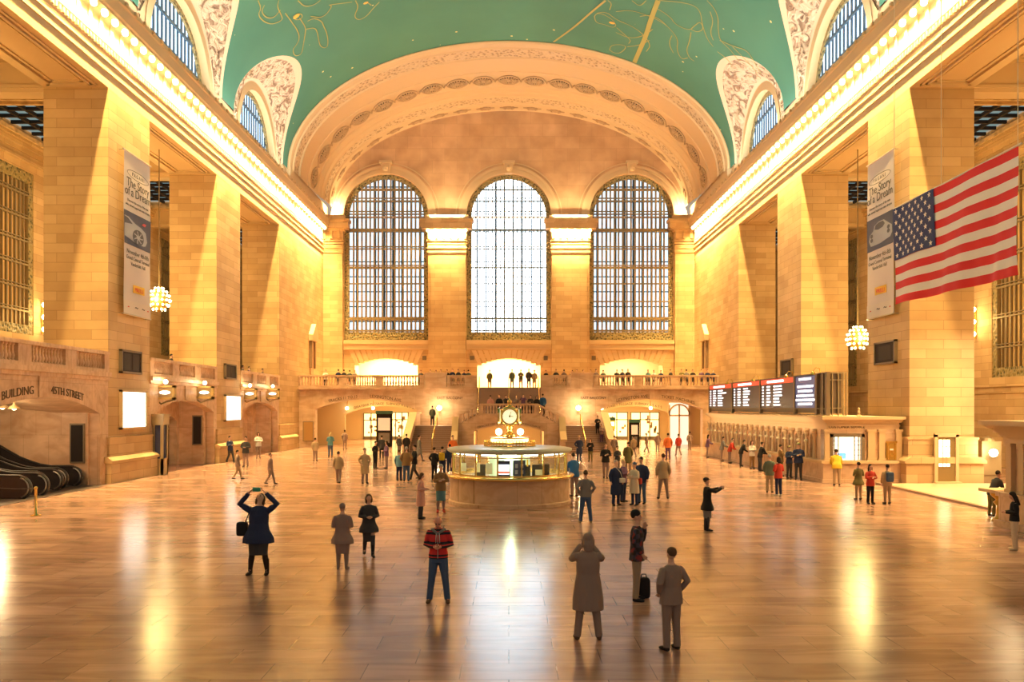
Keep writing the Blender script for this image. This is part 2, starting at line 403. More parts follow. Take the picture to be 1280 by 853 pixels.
    m = archwall('X', 19.75, .7, -3.0, YV+.3, 22.9, topf, ops, n=24)
    struct('wall_%s_attic' % SIDE[s], oriented(s, m), STONE_S)

# ---- barrel vault with lunette penetrations
def vp(th, y, k=0): return ((EA-k)*cos(th), y, EZ + (EB-k)*sin(th))
def lun(d): return EZ + 6.05*sqrt(max(0, 1-(d/6.2)**2))
m = M(); NR = 40
for bi, c_ in enumerate(BAYS):
    lo = -3 if bi == 0 else (BAYS[bi-1] + c_)/2
    hi = YV if bi == len(BAYS)-1 else (BAYS[bi+1] + c_)/2
    cols = [lo] + [c_ - 6.2*cos(pi*i/36) for i in range(37)] + [hi]
    th0 = [0] + [asin(min(1, (lun(6.2*cos(pi*i/36)) - EZ)/EB)) for i in range(37)] + [0]
    n0 = len(m.v); nr = NR + 1
    for y, t in zip(cols, th0):
        for j in range(nr):
            a = t + (pi-2*t)*j/NR; m.v.append(vp(a, y))
    for i in range(len(cols)-1):
        for j in range(NR):
            m.f.append((n0+i*nr+j, n0+(i+1)*nr+j, n0+(i+1)*nr+j+1, n0+i*nr+j+1))
vault = struct('ceiling', m, VAULT, smooth=True)
# lunette shells: carved stone between each clerestory window and the vault
for s in (-1, 1):
    for c_ in BAYS[1:]:
        def pt(t, ph, dep=0):
            d = 6.2*cos(ph); za = EZ + 6.05*sin(ph); th = asin(min(1, (za-EZ)/EB))
            A = Vector((EA*cos(th), c_ + d, za)); Bq = Vector((19.75, c_ + 5.1*cos(ph), 24.05 + 5.1*sin(ph)))
            p = A.lerp(Bq, t); p.x += .25*sin(pi*t)
            return p
        def shell(t0, t1, nt_, carve):
            def fn(u, v_):
                t = t0 + (t1-t0)*u; ph = pi*v_; p = pt(t, ph)
                if carve:
                    e = min(u, 1-u)*5; e = min(1, e)
                    q = noise.noise(p*1.3)*.5 + noise.noise(p*2.9)*.35
                    p.x -= e*max(0, q+.1)*.55
                return (s*p.x, p.y, p.z)
            return M().grid(fn, nt_, 64)
        L = struct('trim_3', shell(0, .14, 2, False), PBORDER, smooth=True)
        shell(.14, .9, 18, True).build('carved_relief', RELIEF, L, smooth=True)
        shell(.9, 1, 1, False).build('inner_border', PBORDER, L)
        r = M()
        for i in range(24):
            a0, a1 = pi*i/24, pi*(i+1)/24
            q = [(s*19.7, c_+5.15*cos(a), 24.05+5.15*sin(a)) for a in (a0, a1)] + [(s*20.2, c_+4.45*cos(a), 24.05+4.45*sin(a)) for a in (a1, a0)]
            r.quad(*q)
        for dy in (-1, 1): r.quad((s*19.7, c_+dy*5.15, 22.9), (s*19.7, c_+dy*5.15, 24.05), (s*20.2, c_+dy*4.45, 24.05), (s*20.2, c_+dy*4.45, 22.9))
        r.build('reveal', PBORDER, L)
# ---- clerestory windows
wi = 20
for s in (-1, 1):
    for c_ in BAYS:
        f = M(); ringband(f, 'X', s*20.25, s*.15, c_, 24.05, 4.1, 4.5, 28)
        wn = struct('window_%d' % wi, f, BRONZE_O); wi += 1
        g_ = M()
        n = 15
        for q in range(1, n):
            d = -4.2 + 8.4*q/n; top = 24.05 + sqrt(max(.01, 4.25**2 - d*d))
            g_.box(s*20.4, s*20.46, c_+d-.11, c_+d+.11, 22.9, top)
        for z in (25.2, 27.0):
            h = sqrt(4.2**2 - (z-24.05)**2); g_.box(s*20.3, s*20.4, c_-h, c_+h, z-.1, z+.1)
        g_.build('window_bars', BLUEF, wn)
        p = M(); pts = [(c_-4.45, 22.9)] + [(c_-4.45*cos(pi*i/24), 24.05+4.45*sin(pi*i/24)) for i in range(25)] + [(c_+4.45, 22.9)]
        p.prism(pts, 'x', s*20.5, s*20.55); p.build('pane', PANES, wn)

# ---- the great arch at the east end: stepped orders between vault and tympanum
PROF = [(70.9, -.35), (70.9, .0), (70.75, .08), (70.8, .2), (71.1, .3), (71.5, .3), (71.6, .38), (73.5, .38)]
PROF = [(70.95, -.4), (70.75, -.02), (70.7, .1), (70.85, .22), (71.3, .25), (71.6, .22), (71.7, .35), (73.2, .38), (73.3, .5), (73.45, .5), (73.5, .40),
        (76.2, .42), (76.25, .5), (76.5, .52), (76.6, .45), (79.5, .48), (79.6, .6), (79.9, .62), (80.0, .56), (80.8, .58), (80.9, .68), (81.6, .7), (81.7, .8), (82.9, .85), (83.0, 1.0), (83.3, 1.02), (83.35, .92), (84.7, .95), (84.9, 1.1)]
def ep(a, y, t): return ((EA-t)*cos(a), y, EZ + (EB-t)*sin(a))
def band(i0, i1, name, mt, parent=None):
    q = PROF[i0:i1+1]
    m = M().grid(lambda u, v_: ep(pi*v_, *q[round(u*(len(q)-1))]), len(q)-1, 120)
    return struct(name, m, mt, parent) if parent is None else m.build(name, mt, parent)
ARC = band(0, 6, 'trim_4', STONE_S)
band(6, 7, 'leaf_band', ORN, ARC); band(7, 10, 'fillet_moulding', STONE_S, ARC); band(10, 11, 'plain_band', STONE_S, ARC)
band(11, 14, 'inner_moulding', STONE_S, ARC); band(14, 15, 'rosette_band', STONE_S, ARC); band(15, 22, 'stepped_moulding', STONE_S, ARC)
band(22, 23, 'carved_band', ORN, ARC); band(23, 28, 'cartouche_band', STONE_S, ARC)
# springing walls below the arch
for s in (-1, 1):
    struct('wall_%s_spring' % SIDE[s], oriented(s, M().box(19.35, 21, YV-.1, 85.4, 23.4, 25.1)), STONE_S)
# rosettes and cartouches
def ros():
    m = M(); m.lathe([(1.02, 0), (1.06, .1), (.92, .14), (.86, .04)], seg=24, caps=False)
    for k in range(16):
        a = 2*pi*k/16; m.tube([(.3*cos(a), .3*sin(a), .05), (.55*cos(a), .55*sin(a), .14), (.8*cos(a), .8*sin(a), .05)], [.04, .085, .05], 6)
    m.lathe([(.28, .02), (.24, .14), (.1, .2), (.001, .2)], seg=12, caps=False)
    return m
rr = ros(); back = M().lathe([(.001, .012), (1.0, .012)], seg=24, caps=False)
first = None
ANG = []
N_R = 19
# equal arc length spacing
tab = [0]; 
for i in range(400):
    a = pi*(i+.5)/400; tab.append(tab[-1] + sqrt((19.1*sin(a))**2 + (10.8*cos(a))**2)*pi/400)
def ang_at(fr):
    L_ = fr*tab[-1]
    for i in range(400):
        if tab[i+1] >= L_: return pi*(i + (L_-tab[i])/(tab[i+1]-tab[i]))/400
    return pi
def place_on_arch(o, a, y, t):
    x, yy, z = ep(a, y, t)
    n = Vector((-cos(a)/EA, 0, -sin(a)/EB)).normalized()     # pointing inwards
    ty = Vector((0, 1, 0)); tx = ty.cross(n)
    o.matrix_local = Matrix(((tx.x, ty.x, n.x, x), (tx.y, ty.y, n.y, yy), (tx.z, ty.z, n.z, z), (0, 0, 0, 1)))
rme = rr.build('rosette', mat('rosette_stone', (.48, .33, .19), .7), ARC); bme = back.build('rosette_shade_disc', mat('painted_coffer_shade', (.07, .04, .022), .8), rme)  # dark disc paints the shade between the petals
orn = M()
for k in range(3):
    orn.tube([(-.55+.5*k, 0, .03), (-.4+.5*k, .28, .1), (-.2+.5*k, -.28, .1), (-.05+.5*k, 0, .03)], .06, 6)
scr = orn.build('scroll', ornament('scroll_stone', (.5, .34, .2), (.34, .22, .12), 6, .05), ARC)
cart = M().lathe([(.001, .14), (.3, .12), (.34, .02)], seg=14, caps=False)
for k in range(4):
    a = pi/4 + pi/2*k; cart.tube([(.2*cos(a), .2*sin(a), .08), (.5*cos(a), .42*sin(a), .1), (.62*cos(a)+.1*(1 if cos(a) > 0 else -1), .25*sin(a), .06)], .05, 6)
cart.tube([(-.95, 0, .04), (-.3, 0, .08), (.3, 0, .08), (.95, 0, .04)], .06, 6)
crt = cart.build('cartouche', mat('cartouche_stone', (.40, .26, .15), .7), ARC)
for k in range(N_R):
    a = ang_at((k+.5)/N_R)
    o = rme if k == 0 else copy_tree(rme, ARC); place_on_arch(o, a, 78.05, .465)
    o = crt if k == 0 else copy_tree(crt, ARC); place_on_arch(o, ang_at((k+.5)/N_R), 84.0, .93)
    if k < N_R-1:
        o = scr if k == 0 else copy_tree(scr, ARC); place_on_arch(o, ang_at((k+1)/N_R), 78.05, .465); o.scale = (.8, 1.2, 1)

# ---- east wall with three tall arched windows and three balcony-level arches
ell = lambda u: EZ + (EB-1.0)*sqrt(max(0, 1-(u/(EA-1.0))**2)) if abs(u) < EA-1.0 else 24.0
ops = [(c_, 4.47, 10.85, 24.05, 4.45, 'e') for c_ in (-13, 0, 13)] + [(c_, 3.35, 5.6, 8.2, .75, 'p') for c_ in (-13, 0, 13)]
m = archwall('Y', YE, 1.0, -W-.6, W+.6, 0, 24.0, [o for o in ops if o[2] < 10])
m = archwall('Y', YE, 1.0, -W-.6, W+.6, 5.6, 24.0, [(o[0], o[1], o[2], min(o[3], 23.99), o[4] if o[2] < 10 else .01, o[5]) for o in ops], n=24)
struct('wall_east', m, STONE)
m = archwall('Y', YE, 1.0, -EA, EA, 24.0, ell, [(c_, 4.47, 24.0, 24.05, 4.45, 'e') for c_ in (-13, 0, 13)], n=30)
T = struct('wall_tympanum', m, TYMP)
tr = M()
for c_ in (-13, 0, 13):
    for r0, r1, d in ((4.47, 4.75, -.22), (4.75, 5.0, -.12), (5.0, 5.3, -.16), (5.55, 5.66, -.06)):
        ringband(tr, 'Y', YE, d, c_, 24.05, r0, r1, 40)
    tr.prism([(c_-.38, 28.4), (c_+.38, 28.4), (c_+.5, 29.5), (c_-.5, 29.5)], 'y', YE-.55, YE)
    tr.box(c_-.65, c_+.65, YE-.65, YE, 29.5, 29.75)
    tr.lathe([(.02, 0), (.24, .1), (.3, .35), (.2, .6), (.02, .7)], (c_, YE-.6, 28.6), 10)
struct('trim_5', tr, STONE_S)
def entab_y(m, x0, x1, yf):
    for d, z, z2 in ((0, ZA, 20.05), (.07, 20.05, 20.5), (.13, 20.5, 20.62), (.05, 20.62, 20.9), (.1, 20.95, 21.2), (.18, 21.25, 21.4), (.1, 21.4, 22.45), (.28, 22.3, 22.5), (.66, 22.5, 22.65), (.74, 22.65, 23.2), (.86, 23.2, 23.5), (.3, 23.5, 24.0)):
        m.box(x0-d, x1+d, yf-d, YE, z, z2)
    x = x0
    while x < x1: m.box(x, x+.3, yf-.3, yf, 21.5, 22.5); x += .75
# pilasters
for k, (x0, x1) in enumerate(((-19.58, -17.55), (-8.5, -4.55), (4.55, 8.5), (17.55, 19.58))):
    m = M().box(x0, x1, YE-.45, YE, 5.6, ZA)
    m.box(x0-.12, x1+.12, YE-.57, YE, 5.6, 6.6)
    entab_y(m, x0, x1, YE-.45)
    m.box(x0+.25, x1-.25, YE-.5, YE-.44, 7.2, 18.9)
    struct('trim_6', m, STONE)
fr = M()
for c_ in (-13, 0, 13):
    fr.box(c_-4.5, c_+4.5, YE-.35, YE, 10.45, 10.85).box(c_-4.5, c_+4.5, YE-.2, YE, 10.0, 10.45).box(c_-4.5, c_+4.5, YE-.3, YE, 9.85, 10.0)
    for j in range(13):
        a = pi*(j+.5)/13
    for j in range(-6, 7): fr.prism([(c_+.5*j-.2, 8.9-.02*j*j), (c_+.5*j+.2, 8.9-.02*j*j), (c_+.62*j+.24, 9.8), (c_+.62*j-.24, 9.8)], 'y', YE-.06, YE)
struct('trim_7', fr, STONE_S)
# tall windows
for k, c_ in enumerate((-13, 0, 13)):
    y = YE + .35; Rw = 4.47; thin = .6 if k == 1 else 1  # central bars drawn thinner to imitate the glare behind them
    f = M(); ringband(f, 'Y', y-.12, .24, c_, 24.05, 3.95, Rw, 36)
    for sx in (-1, 1): f.box(c_+sx*3.95, c_+sx*Rw, y-.12, y+.12, 10.85, 24.05)
    f.box(c_-Rw, c_+Rw, y-.13, y+.13, 10.85, 11.75)
    wn = struct('window_%d' % (k+1), f, BRONZE_O)
    g_ = M(); n = 18
    for q in range(1, n):
        d = -3.95 + 7.9*q/n; top = 24.05 + sqrt(max(.01, 4.1**2 - d*d)); h = .085*thin
        g_.box(c_+d-h, c_+d+h, y-.1, y+.1, 11.7, top)
    for z, h in ((13.2, .16), (15.0, .07), (16.9, .07), (18.6, .12), (18.85, .05), (20.6, .07), (20.85, .05), (22.6, .17), (24.3, .05), (24.6, .05), (25.7, .07), (26.0, .05), (26.9, .12), (11.9, .1)):
        hh = 3.95 if z < 24.05 else sqrt(4.1**2 - (z-24.05)**2); g_.box(c_-hh, c_+hh, y-.12, y+.12, z-h*thin, z+h*thin)
    for q in range(n):      # small ornamental heads along the bottom tier
        d = -3.95 + 7.9*(q+.5)/n; ringband(g_, 'Y', y-.08, .16, c_+d, 12.85, .12, .2, 8)
    g_.build('window_grille', BRONZE if k != 1 else mat('glare_tinted_bronze', (.16, .16, .13), .4, .6), wn)  # central bars use a bronze copy tinted for the backlight
    g2 = M(); n = 9
    for q in range(n+1):
        d = -4.4 + 8.8*q/n; top = 24.05 + sqrt(max(.01, 4.4**2 - d*d)); g2.box(c_+d-.12*thin, c_+d+.12*thin, y+1.4, y+1.5, 10.85, top)
    for q in range(11):
        z = 11.4 + 1.62*q; hh = 4.4 if z < 24.05 else sqrt(max(.1, 4.4**2 - (z-24.05)**2)); g2.box(c_-hh, c_+hh, y+1.4, y+1.5, z-.06*thin, z+.06*thin)
    g2.build('outer_sash', BLUEF, wn)
    p = M(); pts = [(c_-4.6, 10.5)] + [(c_-4.6*cos(pi*i/24), 24.05+4.6*sin(pi*i/24)) for i in range(25)] + [(c_+4.6, 10.5)]
    p.prism(pts, 'y', y+1.55, y+1.6); p.build('pane', PANEC if k == 1 else PANEW, wn)
    # shell closing the double window gap
    sh = M()
    sh.box(c_-4.7, c_-4.6, YE+1, y+1.6, 10.4, 24.05).box(c_+4.6, c_+4.7, YE+1, y+1.6, 10.4, 24.05)
    sh.build('window_box', STONE_S, wn)
# rooms behind the balcony arches
for k, c_ in enumerate((-13, 0, 13)):
    m = M().box(c_-4.2, c_-4.0, YE+1, 91, 5.4, 9.8).box(c_+4.0, c_+4.2, YE+1, 91, 5.4, 9.8).box(c_-4.2, c_+4.2, 91, 91.2, 5.4, 9.8).box(c_-4.2, c_+4.2, YE+1, 91, 9.7, 9.9)
    struct('wall_east_passage', m, STONE_S)
    area('passage_lamp', (c_, 88, 9.5), (0, 0, 0), 5, 3, (4500, 4500, 1400)[k], WARM2)
for x in (-8.95, -3.9, 3.9, 9.0):
    v_ = M().box(x-.22, x+.22, YE-.03, YE+.02, 8.75, 9.2)
    for q in range(5): v_.box(x-.2, x+.2, YE-.06, YE-.03, 8.8+.08*q, 8.83+.08*q)
    tag(v_.build('wall_vent', GREYF, origin='base'), 'small square metal vent in the stone wall, %s' % {-8.95: 'right of the leftmost balcony archway', -3.9: 'just left of the central balcony archway', 3.9: 'just right of the central balcony archway', 9.0: 'left of the rightmost balcony archway'}[x], 'vent')

# ---- east balcony
BALW = {}; PASW = {}
for s in (-1, 1):
    q = M()
    # fascia / wall under the balcony with the wide segmental passage arch
    archwall('Y', YB, .9, 2.95, 20.2, 0, 5.3, [(13.35, 4.75, 0, 3.55, .95, 'p')], m=q)
    q.box(2.95, 20.2, YB-.12, YE+1, 5.3, 5.62).box(2.95, 20.2, YB-.3, YB, 5.42, 5.62).box(2.95, 20.2, YB-.06, YB, 5.05, 5.3)
    q.box(13.1, 13.6, YB-.14, YB, 4.5, 5.3)
    q.box(2.96, 3.3, YB+.91, YE, 0, 5.29)
    BALW[s] = struct('wall_balcony_%s' % SIDE[s], oriented(s, q), PINK)
    # passage room behind it
    q = archwall('Y', 80.5, .5, 5, 20.2, 0, 5.3, [(12.6, 3.9, 0, 3.0, .85, 'p')])
    q.box(19.9, 20.3, YB+.91, 95, 0, 5.29).box(5.01, 5.3, YB+.91, 80.4, 0, 5.29).box(5.01, 5.3, 81.1, 95, 0, 5.29).box(5, 20, 94, 94.4, 0, 5.3).box(5, 20, YE+1, 94.4, 5.2, 5.4)
    PASW[s] = struct('wall_passage_%s' % SIDE[s], oriented(s, q), STONE_S)
    area('passage_lamp', (s*12.8, 77.5, 5.1), (0, 0, 0), 5, 2, 650, WARM)
    area('passage_lamp', (s*12.8, 87, 5.0), (0, 0, 0), 6, 4, 1900, WARM)
struct('floor_balcony', M().box(-2.95, 2.95, YB, YE+6, 5.3, 5.6).box(-20, 20, YE, 91, 5.3, 5.58), PINK)
# ------------------------------------------------------------------ side walls under the galleries, west-side (picture left) bays
WT = {}
def wall_text(txt, size, uc, axis, pos, zfun, sgn=1, name='lettering', parent=None, width=None):
    parent = parent or WT.get((axis, round(abs(pos)), uc > 0))
    """letters lying on a wall; u runs along the wall, zfun(u) is their base line"""
    t = text_mesh(txt, size, .012)
    if width:
        xs = [p[0] for p in t.v]; k_ = width/(max(xs)-min(xs)); t.move(lambda p: (p[0]*k_, p[1]*(k_*.5+.5), p[2]))
    def fn(p):
        u = uc + sgn*p[0]; dz = zfun(u)
        return (pos - p[2], u, dz + p[1]) if axis == 'X' else (u, pos - p[2], dz + p[1])
    t.move(fn); return t.build(name, TEXTD, parent)

def baluster_mesh(h):
    prof = [(.09, 0), (.09, .05), (.05, .08), (.085, .2), (.095, .32), (.06, .5), (.045, .62), (.06, .75), (.045, .8), (.09, .9), (.09, 1.0)]
    return M().lathe([(r, z*h) for r, z in prof], seg=8)
BAL = {}
def baluster(parent, loc, h):
    k = round(h, 2)
    if k not in BAL:
        o = baluster_mesh(h).build('baluster', PINK, None, True); BAL[k] = o.data; bpy.data.objects.remove(o)
    o = bpy.data.objects.new('baluster', BAL[k]); COL.objects.link(o); o.parent = parent
    off = OFF[parent.name]; o.location = (loc[0]-off[0], loc[1]-off[1], loc[2]-off[2]); return o
def balustrade(p0, p1, z, h, label, group=None, ped=(.3, .3), n=None, spacing=.27, th=.34, z1=None):
    """pedestal - balusters - pedestal from p0 to p1 (plan points); z1 lets it climb"""
    p0 = Vector(p0); p1 = Vector(p1); L_ = (p1-p0).length; d = (p1-p0)/L_; nrm = Vector((-d.y, d.x))
    z1 = z if z1 is None else z1
    t = thing('balustrade', label, 'balustrade', ((p0.x+p1.x)/2, (p0.y+p1.y)/2, min(z, z1)), group)
    def Z(a): return z + (z1-z)*a/L_
    def bar(m, a0, a1, zl, zh, w_):
        vs = []
        for a in (a0, a1):
            for sd in (-w_/2, w_/2):
                q = p0 + d*a + nrm*sd
                vs += [(q.x, q.y, Z(a)+zl), (q.x, q.y, Z(a)+zh)]
        m.add(vs, [(0, 1, 3, 2), (4, 6, 7, 5), (0, 4, 5, 1), (2, 3, 7, 6), (1, 5, 7, 3), (0, 2, 6, 4)])
    m = M(); bar(m, 0, L_, h-.16, h, th+.1); m.build('top_rail', PINK, t)
    m = M(); bar(m, 0, L_, 0, .16, th); m.build('base_rail', PINK, t)
    for a0, a1 in ((0, ped[0]), (L_-ped[1], L_)):
        if a1 - a0 > .02: m = M(); bar(m, a0, a1, .15, h-.15, th); m.build('pedestal', PINK, t)
    a0, a1 = ped[0], L_-ped[1]; n = n or max(2, int((a1-a0)/spacing))
    for i in range(n):
        a = a0 + (a1-a0)*(i+.5)/n; q = p0 + d*a
        baluster(t, (q.x, q.y, Z(a)+.15), h-.3)
    return t
# left bays 0,1,2 : gallery floor, fascia, arched openings
LB = [(28.9, 39.1), (43.6, 53.6), (58.3, 68.2)]
for bi, (a, b_) in enumerate(LB):
    c_ = (a+b_)/2; hw = 4.3 if bi == 0 else 4.45
    q = archwall('X', W, .55, a, b_, 0, 5.15, [(c_, hw, 0, 3.42, .72, 'p')])
    q.box(W, XO, a, b_, 5.15, 5.35)
    q.box(W-.18, W+.3, a, b_, 5.2, 5.42).box(W-.08, W+.3, a, b_, 5.02, 5.2).box(W-.06, W+.1, c_-(.72 if bi == 0 else .3), c_+(-.1 if bi == 0 else .3), 4.15, 5.02)
    o = struct('wall_left_gallery', oriented(-1, q), PINK)
    if bi == 0: WT[('X', 20, True)] = o
    L3 = (b_-a)/3
    for k in range(3):
        where = ('over the escalator arch', 'over the archway behind the narrow kiosk', 'over the farther archway')[bi]
        which = ('nearest section', 'middle section', 'section nearest the far pier')[k]
        balustrade((-W-.12, a+k*L3), (-W-.12, a+(k+1)*L3), 5.42, 1.02, 'marble gallery balustrade %s, %s' % (where, which), 'gallery balustrades along the side wall', ped=(.45, .45), n=11)
# recess behind each
    if bi == 0:
        q = M().box(W+.5, W+13, b_-.95, b_-.6, 0, 5.2).box(W+.5, W+13, a+.6, a+.95, 0, 5.2)
        q.grid(lambda u, v_: (W+.5+12.5*u, c_+4.3*(2*v_-1), 3.42+.72*(1-(2*v_-1)**2)+3.2*max(0, u-.2)), 8, 16)
    elif bi == 1:
        q = M().box(W+.5, W+2.4, b_-.95, b_-.6, 0, 5.2).box(W+.5, W+2.4, a+.6, a+.9, 0, 5.2).box(W+.5, W+2.4, a, b_, 4.2, 5.15)
        q = archwall('X', W+2.1, .5, a+.6, b_-.6, 0, 4.3, [(51.2, 1.0, 0, 2.85, .3, 'p')], m=q); q.box(W+4, W+4.2, a, b_, 0, 4)
    else:
        q = M().box(W+.5, W+2, b_-.95, b_-.6, 0, 5.2).box(W+.5, W+2, a+.6, a+.9, 0, 5.2).box(W+.5, W+2, a, b_, 4.2, 5.15)
        q = archwall('X', W+1.7, .5, a+.6, b_-.6, 0, 4.3, [(65.2, 1.25, 0, 3.0, .5, 'p')], m=q); q.box(W+2.1, W+2.3, a, b_, 0, 4.2)
    struct('wall_left_recess', oriented(-1, q), PINK)
    point('recess_fill_light', (-W-1.3, c_-1.5, 3.2), 170 if bi else 260, WARM2, .2)  # added fill that warms the recess, without a fixture
def archz(c_, hw, off): return lambda u: 3.42 + .72*(1-((u-c_)/hw)**2) + off
for s in (-1, 1): WT[('Y', 75, s > 0)] = BALW[s]; WT[('Y', 80, s > 0)] = PASW[s]
wall_text('METLIFE BUILDING', .5, 31.0, 'X', -W+.01, archz(33.9, 4.6, .16), 1, width=3.9)
wall_text('45TH STREET', .5, 35.52, 'X', -W+.01, archz(33.9, 4.6, .16), 1, width=2.6)
# east fascia lettering
def az2(c_): return lambda u: 3.55 + .95*(1-((u-c_)/5.0)**2) + .14
wall_text('TRACKS 11 TO 13', .42, -15.5, 'Y', YB-.01, az2(-13.35), width=2.7)
wall_text('LEXINGTON AVE', .45, -11.5, 'Y', YB-.01, az2(-13.35), width=2.9)
wall_text('LEXINGTON AVE', .45, 11.5, 'Y', YB-.01, az2(13.35), width=2.9)
wall_text('TICKET MACHINES', .42, 15.8, 'Y', YB-.01, az2(13.35), width=3.1)
wall_text('EAST BALCONY', .34, -5.5, 'Y', YB-.01, lambda u: 4.5)
wall_text('EAST BALCONY', .34, 7.9, 'Y', YB-.01, lambda u: 4.5)
def az3(c_): return lambda u: 3.0 + .85*(1-((u-c_)/4.2)**2) + .15
wall_text('GRAYBAR PASSAGE  SUBWAY 4 5 6 7 S', .36, -12.6, 'Y', 80.49, az3(-12.6), width=6)
wall_text('45 STREET PASSAGE  SUBWAY 4 5 6 7 S', .36, 12.4, 'Y', 80.49, az3(12.6), width=6)

# east balcony balustrades (marble pedestals are things between the sections)
for s, sd in ((-1, 'north'), (1, 'south')):
    secs = [((2.95, 5.75), 8, 'next to the central stair opening'), ((7.9, 12.0), 13, 'over the inner half of the passage arch'), ((12.0, 15.4), 12, 'over the outer half of the passage arch'), ((15.4, 20.1), 13, 'against the side wall')]
    for (x0, x1), n, wh in secs:
        inner = 1.2 if x0 < 3 else .45
        p0, p1 = ((s*x0, YB-.05), (s*x1, YB-.05))
        balustrade(p0, p1, 5.62, 1.12, 'marble balcony balustrade %s, %s side' % (wh, 'left' if s < 0 else 'right'), 'balustrades of the east balcony', ped=(inner if x0 < 3 else .4, .7 if x0 > 15 else .3), n=n)
    pd = thing('balcony_pedestal', 'solid marble pedestal between balcony balustrades beside the %s EAST BALCONY lettering' % ('left' if s < 0 else 'right'), 'pedestal', (s*6.83, YB, 5.62))
    M().box(s*5.8, s*7.85, YB-.3, YB+.25, 5.63, 6.85).build('pedestal_block', PINK, pd)
    M().box(s*5.77, s*7.88, YB-.36, YB+.3, 6.85, 7.0).build('coping', PINK, pd)
    # aedicule niche on the side wall of the balcony
    nx = s*(W-.02)
    a = thing('wall_niche', 'small pedimented stone niche on the %s side wall above the balcony' % ('left' if s < 0 else 'right'), 'niche', (nx, 79.3, 5.6), kind='structure')
    M().box(nx, nx-s*.08, 78.7, 79.9, 5.6, 10.2).build('niche_panel', mat('shade_tinted_stone', (.45, .28, .15), .6), a)  # flat panel, the shade of the niche is put into its colour
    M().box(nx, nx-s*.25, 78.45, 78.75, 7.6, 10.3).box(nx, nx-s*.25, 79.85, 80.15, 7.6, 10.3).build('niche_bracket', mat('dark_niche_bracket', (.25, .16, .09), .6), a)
    M().prism([(78.2, 10.3), (80.4, 10.3), (80.4, 10.9), (79.3, 12.0), (78.2, 10.9)], 'x', nx, nx-s*.45).build('niche_pediment', STONE_S, a)

# ------------------------------------------------------------------ the grand stair
def stairs(m, x0, x1, y0, y1, z0, z1, n):
    for i in range(n):
        ya = y0 + (y1-y0)*i/n; m.box(x0, x1, ya, y1, z0 + (z1-z0)*i/n, z0 + (z1-z0)*(i+1)/n)
for s in (-1, 1):
    q = M(); stairs(q, s*4.6, s*8.25, 66.0, 71.0, 0, 2.1, 13)
    q.box(s*4.6, s*8.25, 71, YB-.02, 0, 2.1)
    n = 6
    for i in range(n): q.box(s*(4.59-1.68*i/n), s*(4.59-1.68*(i+1)/n), 71.2, YB-.02, 0, 2.1 + 1.0*(i+1)/n)
    st = struct('floor_stair_%s' % SIDE[s], q, STEPM)
    # outer string wall with sloping coping
    sl = [(65.2, 0), (65.2, 1.0), (66.0, 1.05), (71.0, 3.15), (YB-.15, 3.15), (YB-.15, 0)]
    t = thing('stair_parapet', 'sloping marble parapet on the outer side of the %s flight of the grand stair' % ('left' if s < 0 else 'right'), 'parapet', (s*8.5, 70, 0))
    M().prism(sl, 'x', s*8.25, s*8.7).build('parapet_wall', PINK, t)
    M().prism([(65.1, 1.0), (66.0, 1.05), (71.0, 3.15), (YB-.15, 3.15), (YB-.15, 3.3), (70.95, 3.3), (65.95, 1.2), (65.1, 1.15)], 'x', s*8.15, s*8.8).build('coping', STONE_S, t)
    t = thing('stair_parapet', 'curving marble parapet on the inner side of the %s flight, beside the arch' % ('left' if s < 0 else 'right'), 'parapet', (s*4.5, 68, 0))
    M().prism([(65.2, 0), (65.2, 1.0), (66.4, 1.6), (67.2, 2.75), (70.9, 2.9), (70.9, 0)], 'x', s*4.22, s*4.62).build('parapet_wall', PINK, t)
    M().prism([(65.15, .95), (66.4, 1.6), (67.1, 2.8), (67.1, 2.95), (66.3, 1.75), (65.1, 1.12)], 'x', s*4.21, s*4.75).build('coping', STONE_S, t)
    balustrade((s*2.42, 67.2), (s*4.18, 67.2), 3.05, 1.0, 'short raking marble balustrade at the %s corner of the stair landing' % ('left' if s < 0 else 'right'), 'balustrades of the stair landing', ped=(.12, .25), n=4, z1=2.15)
    # central brass hand rail of each flight
    h = thing('stair_handrail', 'slim brass handrail down the middle of the %s flight' % ('left' if s < 0 else 'right'), 'handrail', (s*6.3, 69, 0))
    M().tube([(s*6.35, 66.1, 1.05), (s*6.35, 71.1, 3.1)], .045, 6).build('rail', BRASS, h)
    for yy, zz in ((66.15, .16), (68.6, 1.1), (71.0, 2.1)):
        M().tube([(s*6.35, yy, zz), (s*6.35, yy, zz+.95)], .035, 6).build('post', BRASS, h)
    l = thing('globe_lamp', 'bright globe lamp on the wall above the %s stair flight' % ('left' if s < 0 else 'right'), 'lamp', (s*6.45, YB-.5, 3.4))
    M().sphere((s*6.45, YB-.5, 3.68), .24, 14, 8).build('globe', LAMPG, l, True)
    M().lathe([(.05, -.02), (.11, .02), (.05, .08)], (s*6.45, YB-.5, 3.38), 10).tube([(s*6.45, YB-.5, 3.4), (s*6.45, YB-.25, 3.3), (s*6.45, YB-.03, 3.45)], .03, 6).build('bracket', BRASS, l)
    point('globe_lamp_light', (s*6.45, YB-.95, 3.68), 220, WARM2, .2)
q = archwall('Y', 67.0, .5, -4.2, 4.2, 0, lambda u: 3.05 if abs(u) < 2.4 else 3.05 - (abs(u)-2.4)*.5, [(0, 2.92, 0, 1.7, .55, 'p')])
q.box(-2.5, 2.5, 67.51, 70.99, 2.75, 3.04)
q.box(-4.15, -2.95, 67.52, 71.1, 0, 1.95).box(2.95, 4.15, 67.52, 71.1, 0, 1.95)
WT[('Y', 67, False)] = struct('wall_stair_front', q, PINK)
